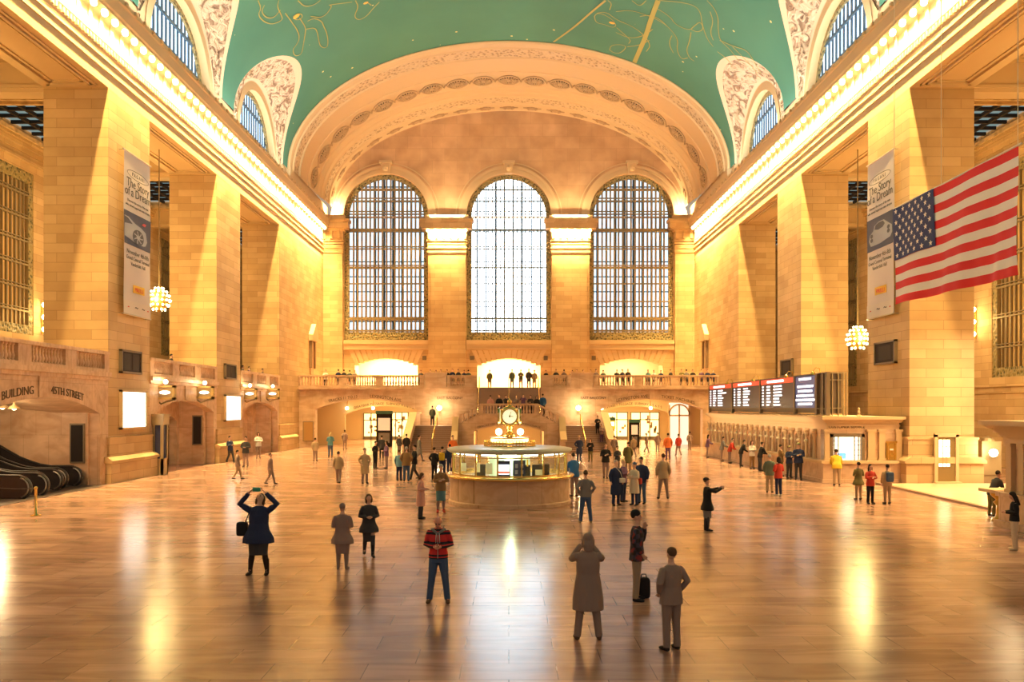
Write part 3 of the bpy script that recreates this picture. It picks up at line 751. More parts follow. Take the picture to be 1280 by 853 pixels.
q = M().box(-3.2, 3.2, 73.8, 74.2, 0, 3).grid(lambda u, v_: (-2.92+5.84*u, 67.5+6.5*v_, 1.7+.55*(1-(2*u-1)**2)), 16, 1)
struct('wall_lower_passage', q, STONE_S)
point('lower_passage_lamp', (-1.5, 69.5, 1.2), 260, WARM, .2); point('lower_passage_lamp', (1.5, 69.5, 1.2), 260, WARM, .2)
ud = M(); stairs(ud, -2.9, 2.9, 71.0, YB+.0, 3.05, 5.6, 16); struct('floor_upper_stair', ud, STEPM)
balustrade((-2.4, 67.15), (2.4, 67.15), 3.05, 1.0, 'straight marble balustrade along the front of the stair landing, behind the clock', 'balustrades of the stair landing', ped=(.25, .25), n=17)
wall_text('TRACKS 100 TO 117  DINING CONCOURSE', .22, 0, 'Y', 66.99, lambda u: 1.7 + .55*(1-(u/3.1)**2) + .1, width=5.3)
for x in (-2.75, 0, 2.75):
    h = thing('stair_handrail', 'tall slender metal handrail on the upper central stair, %s' % {-2.75: 'on its left edge', 0: 'in its middle', 2.75: 'on its right edge'}[x], 'handrail', (x, 73, 3))
    M().tube([(x, 71.1, 4.0), (x, 74.9, 6.6)], .035, 6).build('rail', BRASS, h)
    for yy, zz in ((71.1, 3.05), (74.9, 5.6)): M().tube([(x, yy, zz), (x, yy, zz+.98)], .03, 6).build('post', BRASS, h)

# passages: shop fronts, kiosks
def shopfront(x0, x1, y, z1, label, mt=WARMGLOW, n=3, arch=False):
    t = thing('shop_front', label, 'shop', ((x0+x1)/2, y, 0))
    f = M(); 
    for i in range(n+1): xx = x0 + (x1-x0)*i/n; f.box(xx-.06, xx+.06, y-.1, y, 0, z1)
    f.box(x0, x1, y-.1, y, z1-.1, z1).box(x0, x1, y-.1, y, 0, .35).box(x0, x1, y-.1, y, z1*.72-.05, z1*.72+.05)
    f.build('frame', GREYF, t)
    M().box(x0, x1, y-.02, y, .3, z1-.05).build('lit_glass', mt, t)
    rnd = random.Random(int(x0*7))
    for i in range(n*4):
        xx = x0 + .15 + rnd.random()*(x1-x0-.5); zz = .5 + rnd.random()*(z1-1.3)
        M().box(xx, xx+.15+.2*rnd.random(), y-.09, y-.03, zz, zz+.15+.35*rnd.random()).build('displayed_goods', mat('shop_goods', (.35, .22, .10), .6), t)
shopfront(-17.0, -14.4, 93.8, 3.1, 'lit shop window at the back of the left passage, beside its side wall')
shopfront(-14.0, -11.8, 93.8, 3.2, 'lit shop window at the back of the left passage, behind the dark kiosk')
shopfront(-11.4, -8.0, 93.8, 3.2, 'brightest lit shop window in the left passage, by the stair side', mat('lit_bright_shop', (1, .95, .8), .4, emi=(1, .86, .5), es=2.6), 3)
shopfront(7.6, 10.8, 93.8, 3.1, 'lit shop window at the back of the right passage, behind the yellow sign', mat('lit_bright_shop', (1, .95, .8), .4), 3)
shopfront(11.4, 13.9, 93.8, 3.2, 'lit shop window in the middle of the right passage', WARMGLOW, 2)
shopfront(14.3, 17.6, 93.8, 3.2, 'lit shop window at the far end of the right passage, near its side wall', WARMGLOW, 3)
def kiosk(x, y, w_, h, label, z0=0, c=DARKBOARD):
    t = thing('information_kiosk', label, 'kiosk', (x, y, z0))
    M().box(x-w_/2, x+w_/2, y-.2, y+.2, z0, z0+h).build('cabinet', c, t)
    M().box(x-w_/2-.04, x+w_/2+.04, y-.24, y+.24, z0+h-.3, z0+h).build('header', mat('green_header', (.05, .16, .10), .4), t)
    M().box(x-w_/2+.18, x+w_/2-.18, y-.22, y-.2, z0+h*.45, z0+h*.8).build('map_screen', mat('pale_map', (.7, .55, .35), .4, emi=(1, .75, .45), es=.5), t)
    M().box(x-w_/2+.22, x+w_/2-.22, y-.215, y-.2, z0+h*.1, z0+h*.38).build('lower_panel', mat('grey_panel', (.25, .22, .2), .4), t)
kiosk(-11.9, 76.5, 1.5, 3.4, 'tall dark kiosk standing in the mouth of the left passage')
kiosk(11.85, 75.6, .95, 2.6, 'shorter dark kiosk with pale screen in the mouth of the right passage')
t = thing('passage_sign', 'hanging yellow and green sign at the stair side of the right passage', 'sign', (9.6, 75.2, 1.6))
M().box(9.2, 10.0, 75.15, 75.25, 1.7, 2.8).build('sign_board', mat('yellow_sign', (.75, .5, .05), .4, emi=(1, .6, .05), es=.5), t)
M().box(9.2, 10.0, 75.13, 75.27, 2.5, 2.8).build('sign_header', mat('green_header', (.05, .16, .10), .4), t)
M().box(9.3, 9.9, 75.12, 75.15, 2.0, 2.35).build('sign_light', POSTER, t)
M().box(9.55, 9.65, 75.17, 75.23, 0, 1.7).build('sign_post', GREYF, t)
for s, xs in ((-1, (13.6, 16.2)), (1, (14.2, 9.3))):
    for x in xs:
        l = thing('passage_downlight', 'small bright lamp hanging in the %s passage, %s' % ('left' if s < 0 else 'right', 'near the middle of its inner arch' if x in (13.6, 14.2) else ('by its outer wall' if s < 0 else 'by the stair')), 'lamp', (s*x, 80.1, 3.5))
        M().sphere((s*x, 80.1, 3.65), .17, 10, 6).build('globe', LAMPG, l, True); M().tube([(s*x, 80.1, 3.8), (s*x, 80.3, 4.3), (s*x, 80.5, 4.4)], .03, 6).build('bracket', BRASS, l)
# glazed arched doorway near the ticket counter
t = thing('glazed_doorway', 'arched glazed doorway with pale frame beside the far end of the ticket counter', 'doorway', (17.3, 74.3, 0), kind='structure')
M().box(16.1, 18.1, 80.35, 80.45, 0, 4.2).build('glass', mat('lit_lobby_glass', (.8, .7, .6), .2, emi=(1, .85, .7), es=.9), t)
f = M()
for x in (16.1, 17.1, 18.1): f.box(x-.07, x+.07, 80.2, 80.35, 0, 4.0)
f.box(16.1, 18.1, 80.2, 80.35, 2.85, 3.0); ringband(f, 'Y', 80.2, .15, 17.1, 3.0, .95, 1.1, 12); f.build('frame', STONE_S, t)
t = thing('notice_board', 'brown square notice board on the end wall beside the left passage arch', 'notice board', (-18.7, YB-.05, 1.9))
M().box(-19.15, -18.3, YB-.08, YB-.01, .62, 2.35).build('board', mat('brown_board', (.42, .22, .08), .5), t)
M().box(-19.22, -18.23, YB-.07, YB, 2.35, 2.42).box(-19.22, -18.23, YB-.07, YB, .55, .62).box(-19.22, -19.15, YB-.07, YB, .55, 2.42).box(-18.3, -18.23, YB-.07, YB, .55, 2.42).build('frame', GREYF, t)
# ------------------------------------------------------------------ information booth with the brass clock
BX, BY, BR = 0.03, 31.42, 2.34
bo = thing('information_booth', 'round marble information booth with lit glass windows in the middle of the floor', 'booth', (BX, BY, 0))
C3 = (BX, BY, 0)
M().lathe([(BR+.06, 0), (BR+.06, .12), (BR, .16), (BR, 1.02)], C3, 64).build('marble_drum', PINK, bo)
M().lathe([(BR, 1.0), (BR+.15, 1.02), (BR+.2, 1.08), (BR+.15, 1.14), (BR-.2, 1.16), (BR-.2, 1.0)], C3, 64).build('brass_counter', BRASS, bo, True)
M().lathe([(BR-.12, 1.14), (BR-.12, 2.0)], C3, 64, caps=False).build('glass_wall', GLASS, bo)
NP = 16
fr = M(); fr.lathe([(BR-.16, 1.14), (BR-.08, 1.14), (BR-.08, 1.2), (BR-.16, 1.2)], C3, 64, caps=False); fr.lathe([(BR-.14, 1.83), (BR-.07, 1.83), (BR-.07, 1.87), (BR-.14, 1.87)], C3, 64, caps=False)
fr.build('window_rim', BRASS, bo)
for k in range(NP):
    a = 2*pi*(k+.5)/NP - pi/2
    x, y = BX+(BR-.1)*cos(a), BY+(BR-.1)*sin(a)
    M().tube([(x, y, 1.15), (x, y, 2.05)], .035, 6).build('mullion', BRASS, bo)
    a = 2*pi*k/NP - pi/2
    tx = M(); r = BR-.28
    p0 = (BX+r*cos(a-.13), BY+r*sin(a-.13), 1.96); p1 = (BX+r*cos(a+.13), BY+r*sin(a+.13), 1.96); tx.tube([p0, p1], .055, 8); tx.build('lamp_tube', TUBEL, bo)
M().lathe([(BR+.02, 1.98), (BR+.1, 2.04), (BR+.1, 2.12), (BR-.1, 2.16), (1.0, 2.2), (.001, 2.2)], C3, 64, caps=False).lathe([(BR+.02, 1.98), (.001, 2.05)], C3, 64, caps=False).build('roof', mat('pale_green_roof', (.50, .50, .40), .3), bo, True)
M().lathe([(.8, 0.9), (.8, 2.0)], C3, 24, caps=False).build('inner_core', GLASSB, bo)  # core glows by itself to imitate the brightly lit interior
sc = M(); sc.box(BX-.46, BX+.02, BY-BR+.2, BY-BR+.26, 1.19, 1.76); sc.build('screen_housing', NAVYB, bo)
M().box(BX-.43, BX-.01, BY-BR+.17, BY-BR+.2, 1.25, 1.62).build('lit_screen', mat('screen_white', (.8, .8, 1), .3, emi=(.75, .85, 1), es=1.6), bo)
M().box(BX-.43, BX-.01, BY-BR+.16, BY-BR+.17, 1.30, 1.37).build('screen_red_band', mat('screen_red', (.8, .1, .05), .3, emi=(1, .25, .1), es=.8), bo)
M().box(BX+.12, BX+.58, BY-BR+.2, BY-BR+.24, 1.18, 1.78).build('notice_board', mat('blue_notice', (.04, .07, .18), .3), bo)
q = M()
for i in range(2):
    for j in range(2): q.box(BX+.2+.2*i, BX+.3+.2*i, BY-BR+.17, BY-BR+.2, 1.27+.22*j, 1.42+.22*j)
q.build('notice_panels', mat('pale_notice', (.6, .65, .75), .4), bo)
M().box(BX+.62, BX+.68, BY-BR+.22, BY-BR+.24, 1.55, 1.8).build('yellow_notice', mat('yellow_sign', (.75, .5, .05), .4), bo)
for (a, z0, w_, h) in ((-2.2, 1.3, .2, .35), (-1.95, 1.25, .24, .4), (-1.0, 1.2, .3, .2), (-2.6, 1.3, .2, .3)):
    r = BR-.3; x, y = BX+r*cos(a), BY+r*sin(a); M().box(x-w_/2, x+w_/2, y-.01, y+.01, z0, z0+h).build('paper_notice', mat('cream_paper', (.9, .86, .68), .6), bo)
for (a, z0) in ((-2.35, 1.2), (-.85, 1.2), (-.6, 1.2), (-1.2, 1.2)):
    r = BR-.75; x, y = BX+r*cos(a), BY+r*sin(a); M().box(x-.2, x+.2, y-.1, y+.1, z0-.1, z0+.35).box(x-.04, x+.04, y-.04, y+.04, .9, z0).build('monitor', DARKBOARD, bo)
point('booth_light', (BX, BY-1.4, 1.9), 130, (.85, 1, .6), .2); point('booth_light', (BX, BY+1.4, 1.9), 30, (.85, 1, .6), .2)
# upper tier
q = M().lathe([(1.0, 2.2), (1.03, 2.22), (1.0, 2.24)], C3, 40, caps=False).lathe([(1.0, 2.33), (1.03, 2.35), (1.0, 2.37)], C3, 40, caps=False)
for k in range(48): a = 2*pi*k/48; q.tube([(BX+cos(a), BY+sin(a), 2.2), (BX+cos(a), BY+sin(a), 2.42)], .014, 4)
q.build('brass_gallery', BRASS, bo)
M().lathe([(.74, 2.36), (.74, 2.5)], C3, 40, caps=False).build('lit_name_ring', mat('lit_ring', (1, .9, .5), .4, emi=(1, .86, .35), es=2.6), bo)
M().lathe([(.78, 2.5), (.78, 2.54), (.6, 2.56), (.001, 2.56)], C3, 40, caps=False).lathe([(.78, 2.33), (.78, 2.36), (.001, 2.36)], C3, 40, caps=False).build('ring_moulding', BRASS, bo)
t = text_mesh('INFORMATION', .15, .008)
t.move(lambda p: (BX+.76*sin(p[0]/.76), BY-.76*cos(p[0]/.76)-p[2], 2.375+p[1])); t.build('lettering', TEXTD, bo)
ck = thing('brass_clock', 'four-faced brass clock with lit opal dials standing on the booth roof', 'clock', (BX, BY, 2.56))
M().lathe([(.26, 2.56), (.3, 2.6), (.2, 2.66), (.12, 2.72), (.1, 2.85), (.15, 2.9), (.12, 2.96), (.2, 3.0), (.28, 3.02)], C3, 16).build('pedestal', BRASS, ck, True)
zc = 3.36
body = M().lathe([(.05, 3.0), (.26, 3.02), (.38, 3.12), (.42, 3.25), (.43, 3.36), (.42, 3.5), (.36, 3.62), (.24, 3.72), (.05, 3.74)], C3, 24)
body.build('housing', BRASS, ck, True)
OPAL = mat('lit_opal_dial', (1, 1, .85), .3, emi=(1, .93, .55), es=.75)
for k in range(4):
    ang = k*pi/2; ca, sa = cos(ang), sin(ang)
    def rot(p): return (BX + p[0]*ca - p[1]*sa, BY + p[0]*sa + p[1]*ca, p[2])
    d = M(); n = 28
    d.prism([(.27*cos(2*pi*i/n), zc+.27*sin(2*pi*i/n)) for i in range(n)], 'y', -.425, -.36); d.move(rot); dl = d.build('dial', OPAL, ck)
    b_ = M(); ringband(b_, 'Y', -.45, .07, 0, zc, .27, .34, 28, 0, 2*pi); b_.move(rot); b_.build('dial_rim', BRASS, ck)
    h = M()
    for i in range(12):
        a = 2*pi*i/12; h.tube([(.215*cos(a), -.435, zc+.215*sin(a)), (.245*cos(a), -.435, zc+.245*sin(a))], .007, 4)
    h.tube([(0, -.44, zc), (.06, -.44, zc+.19)], .009, 4).tube([(0, -.44, zc), (.14, -.44, zc-.0)], .011, 4).sphere((0, -.44, zc), .022, 6, 4)
    h.move(rot); h.build('clock_hands', TEXTD, dl)
M().lathe([(.2, 3.72), (.12, 3.78), (.05, 3.82), (.08, 3.88), (.1, 3.93), (.06, 4.0), (.02, 4.04), (.005, 4.1)], C3, 12).build('acorn_finial', BRASS, ck, True)
for sx in (-1, 1):
    l = thing('globe_lamp', 'glowing globe lamp on the booth roof, %s of the clock pedestal' % ('left' if sx < 0 else 'right'), 'lamp', (BX+sx*.42, BY-.2, 2.56))
    M().sphere((BX+sx*.42, BY-.2, 2.76), .13, 12, 8).build('globe', LAMPG, l, True)
    M().lathe([(.06, 2.56), (.03, 2.6), (.05, 2.65)], (BX+sx*.42, BY-.2, 0), 8).build('lamp_base', BRASS, l)
point('clock_light', (BX, BY-.95, 2.75), 9, WARM2, .1)

# ------------------------------------------------------------------ ticket office on the right, and the nearer one
def ticket_office(y0, y1, label, x0=15.75, xw=19.35):
    t = thing('ticket_office', label, 'ticket office', ((x0+xw)/2, (y0+y1)/2, 0))
    # counter plinth
    q = M().box(x0-.35, xw, y0, y1, 0, .18).box(x0-.28, xw, y0+.07, y1, .18, .95)
    q.build('counter_base', PINK, t)
    M().box(x0-.4, x0+.1, y0+.45, y1, .95, 1.1).box(x0-.4, xw, y0-.05, y0+.45, .95, 1.1).build('counter_slab', STONE_S, t)
    y0b = y0 + .35
    # cornice and frieze
    q = M()
    for d, z, z2 in ((0, 2.62, 2.95), (.06, 2.78, 2.84), (.12, 2.95, 3.03), (.2, 3.03, 3.12), (.34, 3.12, 3.27)): q.box(x0-d, xw+d*.5, y0b-d, y1, z, z2)
    q.build('cornice', STONE_S, t)
    return t, y0b
tk, yb = ticket_office(39.3, 62.6, 'long marble ticket office with arched brass windows under the departure board')
X0 = 15.75
NW = 20; ya, yz = 41.0, 62.4; dy = (yz-ya)/NW
M().box(X0+.6, 19.3, 39.9, 62.5, 1.0, 2.65).build('office_interior', mat('painted_office_dark', (.035, .024, .015), .7), tk)  # solid near-black block, the dimness of the office is in its colour
q = archwall('X', X0, .3, ya-.6, 62.6, 1.1, 2.62, [(ya+dy*(i+.5), dy*.3, 1.1, 2.15, .22, 'e') for i in range(NW)], n=6)
q.build('window_arcade', PINK, tk)
for i in range(NW):
    yy = ya + dy*(i+.5)
    g_ = M()
    for k in range(5): g_.box(X0+.14, X0+.17, yy-dy*.3+dy*.12*(k+.5)-.01, yy-dy*.3+dy*.12*(k+.5)+.01, 1.1, 2.3)
    for z in (1.5, 1.9, 2.15): g_.box(X0+.14, X0+.17, yy-dy*.3, yy+dy*.3, z-.015, z+.015)
    g_.build('ticket_grille', mat('old_bronze_grille', (.14, .09, .04), .5, .4), tk)
for i in range(NW+1):
    yy = ya + dy*i
    c = M().lathe([(.12, 0), (.12, .06), (.085, .1), (.075, 1.12), (.11, 1.18), (.13, 1.28), (.13, 1.34)], (X0-.1, yy, 1.1), 10); c.box(X0-.2, X0+.05, yy-.13, yy+.13, 2.44, 2.62)
    c.build('column', STONE_S, tk, True)
    if i < NW:
        s_ = M().lathe([(.14, 0), (.1, .09), (.02, .13)], (X0-.32, yy+dy/2, 1.95), 8, caps=False).tube([(X0-.32, yy+dy/2, 2.08), (X0-.25, yy+dy/2, 2.2), (X0, yy+dy/2, 2.2)], .015, 5)
        s_.build('desk_lamp_shade', mat('pale_brass_shade', (.6, .48, .28), .4), tk)
# end elevation facing the hall: customer service
ye = 39.65
q = archwall('Y', ye, .3, X0, 19.35, 1.1, 2.62, [(16.75, .72, 1.1, 2.25, .001, 'e')]); q.build('end_wall', PINK, tk)
f = M()
for a, b_, c0, c1 in ((15.9, 16.05, 1.1, 2.4), (17.45, 17.6, 1.1, 2.4), (15.9, 17.6, 2.25, 2.42)): f.box(a, b_, ye-.1, ye, c0, c1)
for x in (16.15, 16.35, 17.15, 17.35): f.box(x-.02, x+.02, ye+.02, ye+.08, 1.1, 2.25)
for z in (1.35, 1.6, 1.85, 2.05): f.box(16.03, 16.35, ye+.03, ye+.07, z-.01, z+.01).box(17.15, 17.47, ye+.03, ye+.07, z-.01, z+.01)
f.build('service_window_frame', GREYF, tk)
M().box(16.03, 17.47, ye+.2, ye+.25, 1.1, 2.25).build('lit_service_window', mat('lit_service_glass', (1, 1, .8), .3, emi=(1, .96, .72), es=2.2), tk)
M().box(16.35, 16.75, ye+.1, ye+.16, 1.15, 1.45).build('service_screen', mat('blue_screen', (.1, .3, .7), .3, emi=(.15, .5, 1), es=1.2), tk)
for x0_, x1_ in ((15.62, 15.86), (17.75, 18.1), (18.3, 18.6), (19.15, 19.42)):
    M().box(x0_, x1_, ye-.14, ye, 1.1, 2.5).box(x0_-.05, x1_+.05, ye-.18, ye, 2.5, 2.62).box(x0_-.04, x1_+.04, ye-.17, ye, 1.1, 1.2).build('pilaster', STONE_S, tk)
t = text_mesh('CUSTOMER SERVICE', .2, .01); t.move(lambda p: (16.75+p[0], ye-.01-p[2], 2.68+p[1])); t.build('lettering', TEXTD, tk)
mb = thing('mailbox', 'ornate gilded mailbox on the marble wall beside the customer service window', 'mailbox', (18.87, ye-.1, 1.1))
M().box(18.62, 19.12, ye-.2, ye-.01, 1.12, 2.0).build('cabinet', mat('gilt_bronze', (.48, .30, .07), .35, .8), mb)
q = M().box(18.6, 19.14, ye-.24, ye-.2, 1.95, 2.05).box(18.68, 18.72, ye-.23, ye-.2, 1.15, 1.95).box(19.02, 19.06, ye-.23, ye-.2, 1.15, 1.95)
ringband(q, 'Y', ye-.24, .03, 18.87, 1.42, .08, .13, 12, 0, 2*pi); q.build('relief_trim', BRASS, mb)
M().box(18.79, 18.95, ye-.23, ye-.2, 1.6, 1.68).build('white_plate', mat('white_enamel', (.9, .85, .75), .4), mb)
tv = M().lathe([(.12, 0), (.12, .04), (.05, .1), (.08, .2), (.04, .3), (.06, .38), (.02, .44)], (17.5, 40.0, 3.27), 8)
M0 = tv.build('roof_ornament', STONE_S, origin='base'); tag(M0, 'small pale statue-like ornament on the ticket office roof above customer service', 'ornament')

# departure board
bd = thing('departure_board', 'long dark departure board with red headers standing on the ticket office', 'departure board', (16.3, 52, 3.3))
bx = 16.0
def at_board(px): return bx*1000/(px-636)
e = [at_board(p) for p in (887, 914.5, 916.5, 949.8, 951.5, 992.5, 994.5, 1020, 1029, 1033.5)]
M().box(bx+.1, bx+.75, e[-1]+.02, 63.6, 3.42, 5.45).build('cabinet', mat('board_cabinet', (.16, .12, .09), .5, .2), bd)
q = M()
for y in (e[0], (e[1]+e[2])/2, (e[3]+e[4])/2, (e[5]+e[6])/2, e[7]-.1, e[8], e[9]): q.box(bx-.06, bx+.12, y-.12, y+.12, 3.3, 5.5)
q.box(bx-.05, bx+.1, e[-1], 63.8, 3.62, 3.68).box(bx-.05, bx+.75, e[-1], 63.8, 5.45, 5.5).box(bx-.03, bx+.1, e[-1], 63.8, 3.3, 3.36)
q.build('frame', GREYF, bd)
hd = M(); wh = M(); rows = random.Random(3)
for k, (y1_, y0_) in enumerate(((e[0], e[1]), (e[2], e[3]), (e[4], e[5]))):
    p = M().box(bx-.02, bx+.1, y0_+.05, y1_-.05, 3.7, 5.12).build('display_panel', NAVYB, bd)
    M().box(bx-.03, bx+.1, y0_+.05, y1_-.05, 5.14, 5.42).build('red_header', REDH, p)
    L_ = y1_-y0_; t = M(); t.box(bx-.05, bx-.03, y1_-L_*.22, y1_-L_*.72, 5.21, 5.35)
    for r_ in range(7):
        z = 4.98 - r_*.185
        for f0, f1 in ((.05, .1), (.2, .34 - .05*rows.random()), (.42, .58+.1*rows.random() + (.15 if r_ == 1 and k == 0 else 0))):
            n = max(1, int((f1-f0)*L_/.28)); a = y1_-L_*f0; st = (f1-f0)*L_/n
            for i in range(n): t.box(bx-.04, bx-.02, a-st*i, a-st*(i+.86), z-.045, z+.05)
    t.build('lit_rows', WHITEL, p)
p = M().box(bx-.02, bx+.1, e[7]+.05, e[6]-.05, 3.7, 5.4).build('display_panel', mat('blue_display', (.02, .04, .10), .3, emi=(.08, .16, .4), es=.35), bd)
t = M(); L_ = e[6]-e[7]
for z, f0, f1 in ((5.25, .2, .8), (4.85, .12, .9), (4.6, .15, .85), (4.35, .08, .92), (4.12, .04, .97), (3.9, .15, .85)):
    n = 9
    for i in range(n):
        a = e[6] - L_*(f0+(f1-f0)*i/n); t.box(bx-.04, bx-.02, a, a-L_*(f1-f0)/n*.85, z-.06, z+.06)
t.build('lit_rows', WHITEL, p)
q = M()
for x in (16.05, 16.25, 16.55, 16.8, 16.95): q.box(x-.02, x+.02, e[-1]-.08, e[-1], 3.3, 5.5)
for z in (3.68, 5.1, 5.45): q.box(16.0, 17.0, e[-1]-.09, e[-1], z-.02, z+.02)
q.build('end_cage', mat('bronze_cage', (.42, .33, .2), .4, .5), bd)
for px in (913, 946, 988, 1022):
    yy = at_board(px); q = M().lathe([(.16, 0), (.1, .12), (.02, .16)], (bx-.25, yy, 5.42), 8, caps=False).tube([(bx-.25, yy, 5.58), (bx-.1, yy, 5.78), (bx+.1, yy, 5.74), (bx+.15, yy, 5.45)], .02, 5)
    q.build('gooseneck_lamp', BRASS, bd)
# nearer ticket office, only its far corner in view
t2 = thing('ticket_office', 'corner of the nearer marble ticket office at the right edge, with pilasters and deep cornice', 'ticket office', (17.5, 20, 0))
x0, y1 = 15.45, 25.0
M().box(x0-.25, 19.1, 14, y1+.1, 0, .2).box(x0-.15, 19.1, 14, y1, .2, .95).box(x0-.22, 19.1, 14, y1+.05, .95, 1.08).build('counter_base', PINK, t2)
M().box(x0+.15, 19.1, 14, y1-.15, 1.08, 2.7).build('wall_block', PINK, t2)
q = M()
for d, z, z2 in ((0, 2.6, 2.8), (.08, 2.8, 2.92), (.2, 2.92, 3.05), (.35, 3.05, 3.15), (.5, 3.15, 3.3)): q.box(x0-d, 19.1, 14, y1+d, z, z2)
q.build('cornice', STONE_S, t2)
for yy in (24.75, 24.15, 23.3):
    M().box(x0, x0+.25, yy-.13, yy+.13, 1.08, 2.5).box(x0-.04, x0+.25, yy-.17, yy+.17, 2.5, 2.6).box(x0-.03, x0+.25, yy-.16, yy+.16, 1.08, 1.18).build('pilaster', STONE_S, t2)
b2 = thing('departure_board', 'end of a dark framed display cage on the nearer ticket office at the right edge', 'departure board', (16.2, 20, 3.3))
M().box(15.75, 16.4, 15, 24.3, 3.35, 5.3).build('cabinet', DARKBOARD, b2)
q = M()
for yy in (24.3, 23.9, 23.2): q.box(15.68, 15.78, yy-.04, yy+.04, 3.3, 5.35)
for z in (3.4, 3.9, 5.1, 5.3): q.box(15.68, 15.8, 15, 24.35, z-.03, z+.03)
q.build('cage', GREYF, b2)
# writing shelf with brass leg at its corner
dk = thing('writing_desk', 'small stone-topped writing desk with ornate bronze leg at the corner of the nearer ticket office', 'desk', (15.9, 26.0, 0))
M().box(15.55, 16.5, 25.6, 26.5, .95, 1.05).build('desk_top', STONE_S, dk)
M().lathe([(.22, 0), (.16, .08), (.08, .2), (.06, .5), (.16, .62), (.08, .7), (.24, .85), (.26, .95)], (15.95, 26.05, 0), 10).build('leg', mat('gilt_bronze', (.48, .30, .07), .35, .8), dk, True)

# kerb and brighter marble apron on the right, dark sill of the escalator landing on the left
struct('floor_apron', M().prism([(17.9, 38.6), (17.35, 25.0), (XO, 25.0), (XO, 38.6)], 'z', 0.004, .05), stone('pale_marble_apron', (.66, .48, .33), (.58, .42, .28), (.4, .28, .18), bw=1.4, rh=1.0, ms=.008, rough=.3, mode='floor', bump=.05, spec=.5))
struct('trim_8', M().prism([(17.92, 38.6), (17.37, 25.0), (17.15, 25.0), (17.7, 38.6)], 'z', 0.0, .09), mat('kerb_marble', (.30, .18, .12), .4))
struct('floor_landing', M().box(-W-8, -W+.5, 29.8, 38.1, .003, .02), mat('dark_landing_floor', (.07, .05, .045), .4))

area('ticket_arcade_light', (14.9, 51.5, 3.05), (0, R(-35), 0), .15, 21, 170, WARM2)
# ------------------------------------------------------------------ bulbs along the cornices
bm_ = M().sphere((0, 0, 0), .17, 8, 6, (1, 1, 1.1)); first = None
def bulb(x, y, z, label, group):
    global first
    if first is None:
        first = bm_.build('cornice_bulb', BULB, None, True); o = first
        # socket as a part
        sk = M().lathe([(.05, .1), (.07, .12), (.07, .2)], seg=6).build('socket', BRASS, first); sk.location = (0, 0, 0)
    else: o = copy_tree(first)
    o.location = (x, y, z); tag(o, label, 'light bulb', group); return o
for s in (-1, 1):
    for i in range(62):
        y = 22.65 + i*1.0
        if y > 83: continue
        bulb(s*19.02, y, 22.3, 'bare lit bulb in the long glowing row under the cornice of the %s side wall' % ('left' if s < 0 else 'right'), 'cornice bulbs of the %s side wall' % ('left' if s < 0 else 'right'))
for x0, x1, wh in ((-8.5, -4.55, 'pilaster to the left of the central window'), (4.55, 8.5, 'pilaster to the right of the central window')):
    for i in range(6):
        bulb(x0 + (x1-x0)*i/5, 83.85, 22.3, 'bare lit bulb under the capital of the ' + wh, 'bulbs on the ' + wh)

# ------------------------------------------------------------------ chandeliers
def chandelier(x, y, z, label):
    t = thing('chandelier', label, 'chandelier', (x, y, z-.75))
    M().tube([(x, y, z+.7), (x, y, ZA)], .035, 6).build('chain', BRONZE, t)
    M().lathe([(.02, -.75), (.3, -.62), (.5, -.35), (.58, 0), (.5, .35), (.3, .62), (.05, .8)], (x, y, z), 20).build('bronze_body', mat('gilt_bronze', (.48, .30, .07), .35, .8), t, True)
    for j, (zz, r, n) in enumerate(((-.6, .36, 8), (-.34, .56, 12), (-.05, .64, 14), (.24, .58, 12), (.48, .44, 10), (.68, .24, 7))):
        for k in range(n):
            a = 2*pi*(k+.5*(j % 2))/n
            o = M().sphere((x+r*cos(a), y+r*sin(a), z+zz), .075, 6, 4).build('bulb', BULB, t, True)
    point('chandelier_light', (x, y-1.1, z), 900, WARM, .4); point('chandelier_light', (x, y+1.1, z), 500, WARM, .4)
chandelier(-21.2, 48.5, 10.25, 'round cluster chandelier of bare bulbs hanging between the piers behind the left banner')
chandelier(21.15, 48.5, 7.9, 'round cluster chandelier of bare bulbs hanging between the piers behind the right banner')
for s in (-1, 1):
    zs = 9.6 if s < 0 else 9.3
    t = thing('wall_sconce', 'three-bulb vertical sconce beside the tall grilled window on the %s' % ('left' if s < 0 else 'right'), 'sconce', (s*(XO-.25), 52.3, zs-1.2))
    M().tube([(s*(XO-.1), 52.3, zs-1.1), (s*(XO-.1), 52.3, zs+1.1)], .06, 6).build('bracket', BRASS, t)
    for k in (-1, 0, 1): M().sphere((s*(XO-.35), 52.1, zs+k*.8 + (3.2 if s < 0 else 0)*0), .17, 8, 6).build('bulb', BULB, t, True)
    point('sconce_light', (s*(XO-.9), 51.8, zs), 160, WARM, .3)
# ------------------------------------------------------------------ poster boxes and dark plaques on the piers
def pier_box(name, cat, label, s, px0, px1, z0, z1, mt, d=.12, fr=.1, ink=None):
    X = W + .0; y0, y1 = sorted((X*1000/abs(px0-636), X*1000/abs(px1-636)))
    t = thing(name, label, cat, (s*W, (y0+y1)/2, z0))
    oriented(s, M().box(X-d-.05, X-.001, y0, y1, z0, z0+fr).box(X-d-.05, X-.001, y0, y1, z1-fr, z1).box(X-d-.05, X-.001, y0, y0+fr, z0, z1).box(X-d-.05, X-.001, y1-fr, y1, z0, z1)).build('frame', GREYF if name != 'lit_poster' else STONE_S, t)
    oriented(s, M().box(X-d, X-.001, y0+fr, y1-fr, z0+fr, z1-fr)).build('panel', mt, t)
    if ink:
        q = M()
        for a, b_, c0, c1 in ink: q.box(X-d-.01, X-d, y0+(y1-y0)*a, y0+(y1-y0)*b_, z0+(z1-z0)*c0, z0+(z1-z0)*c1)
        oriented(s, q).build('relief', mat('worn_bronze_relief', (.03, .024, .02), .55, spec=.2), t)
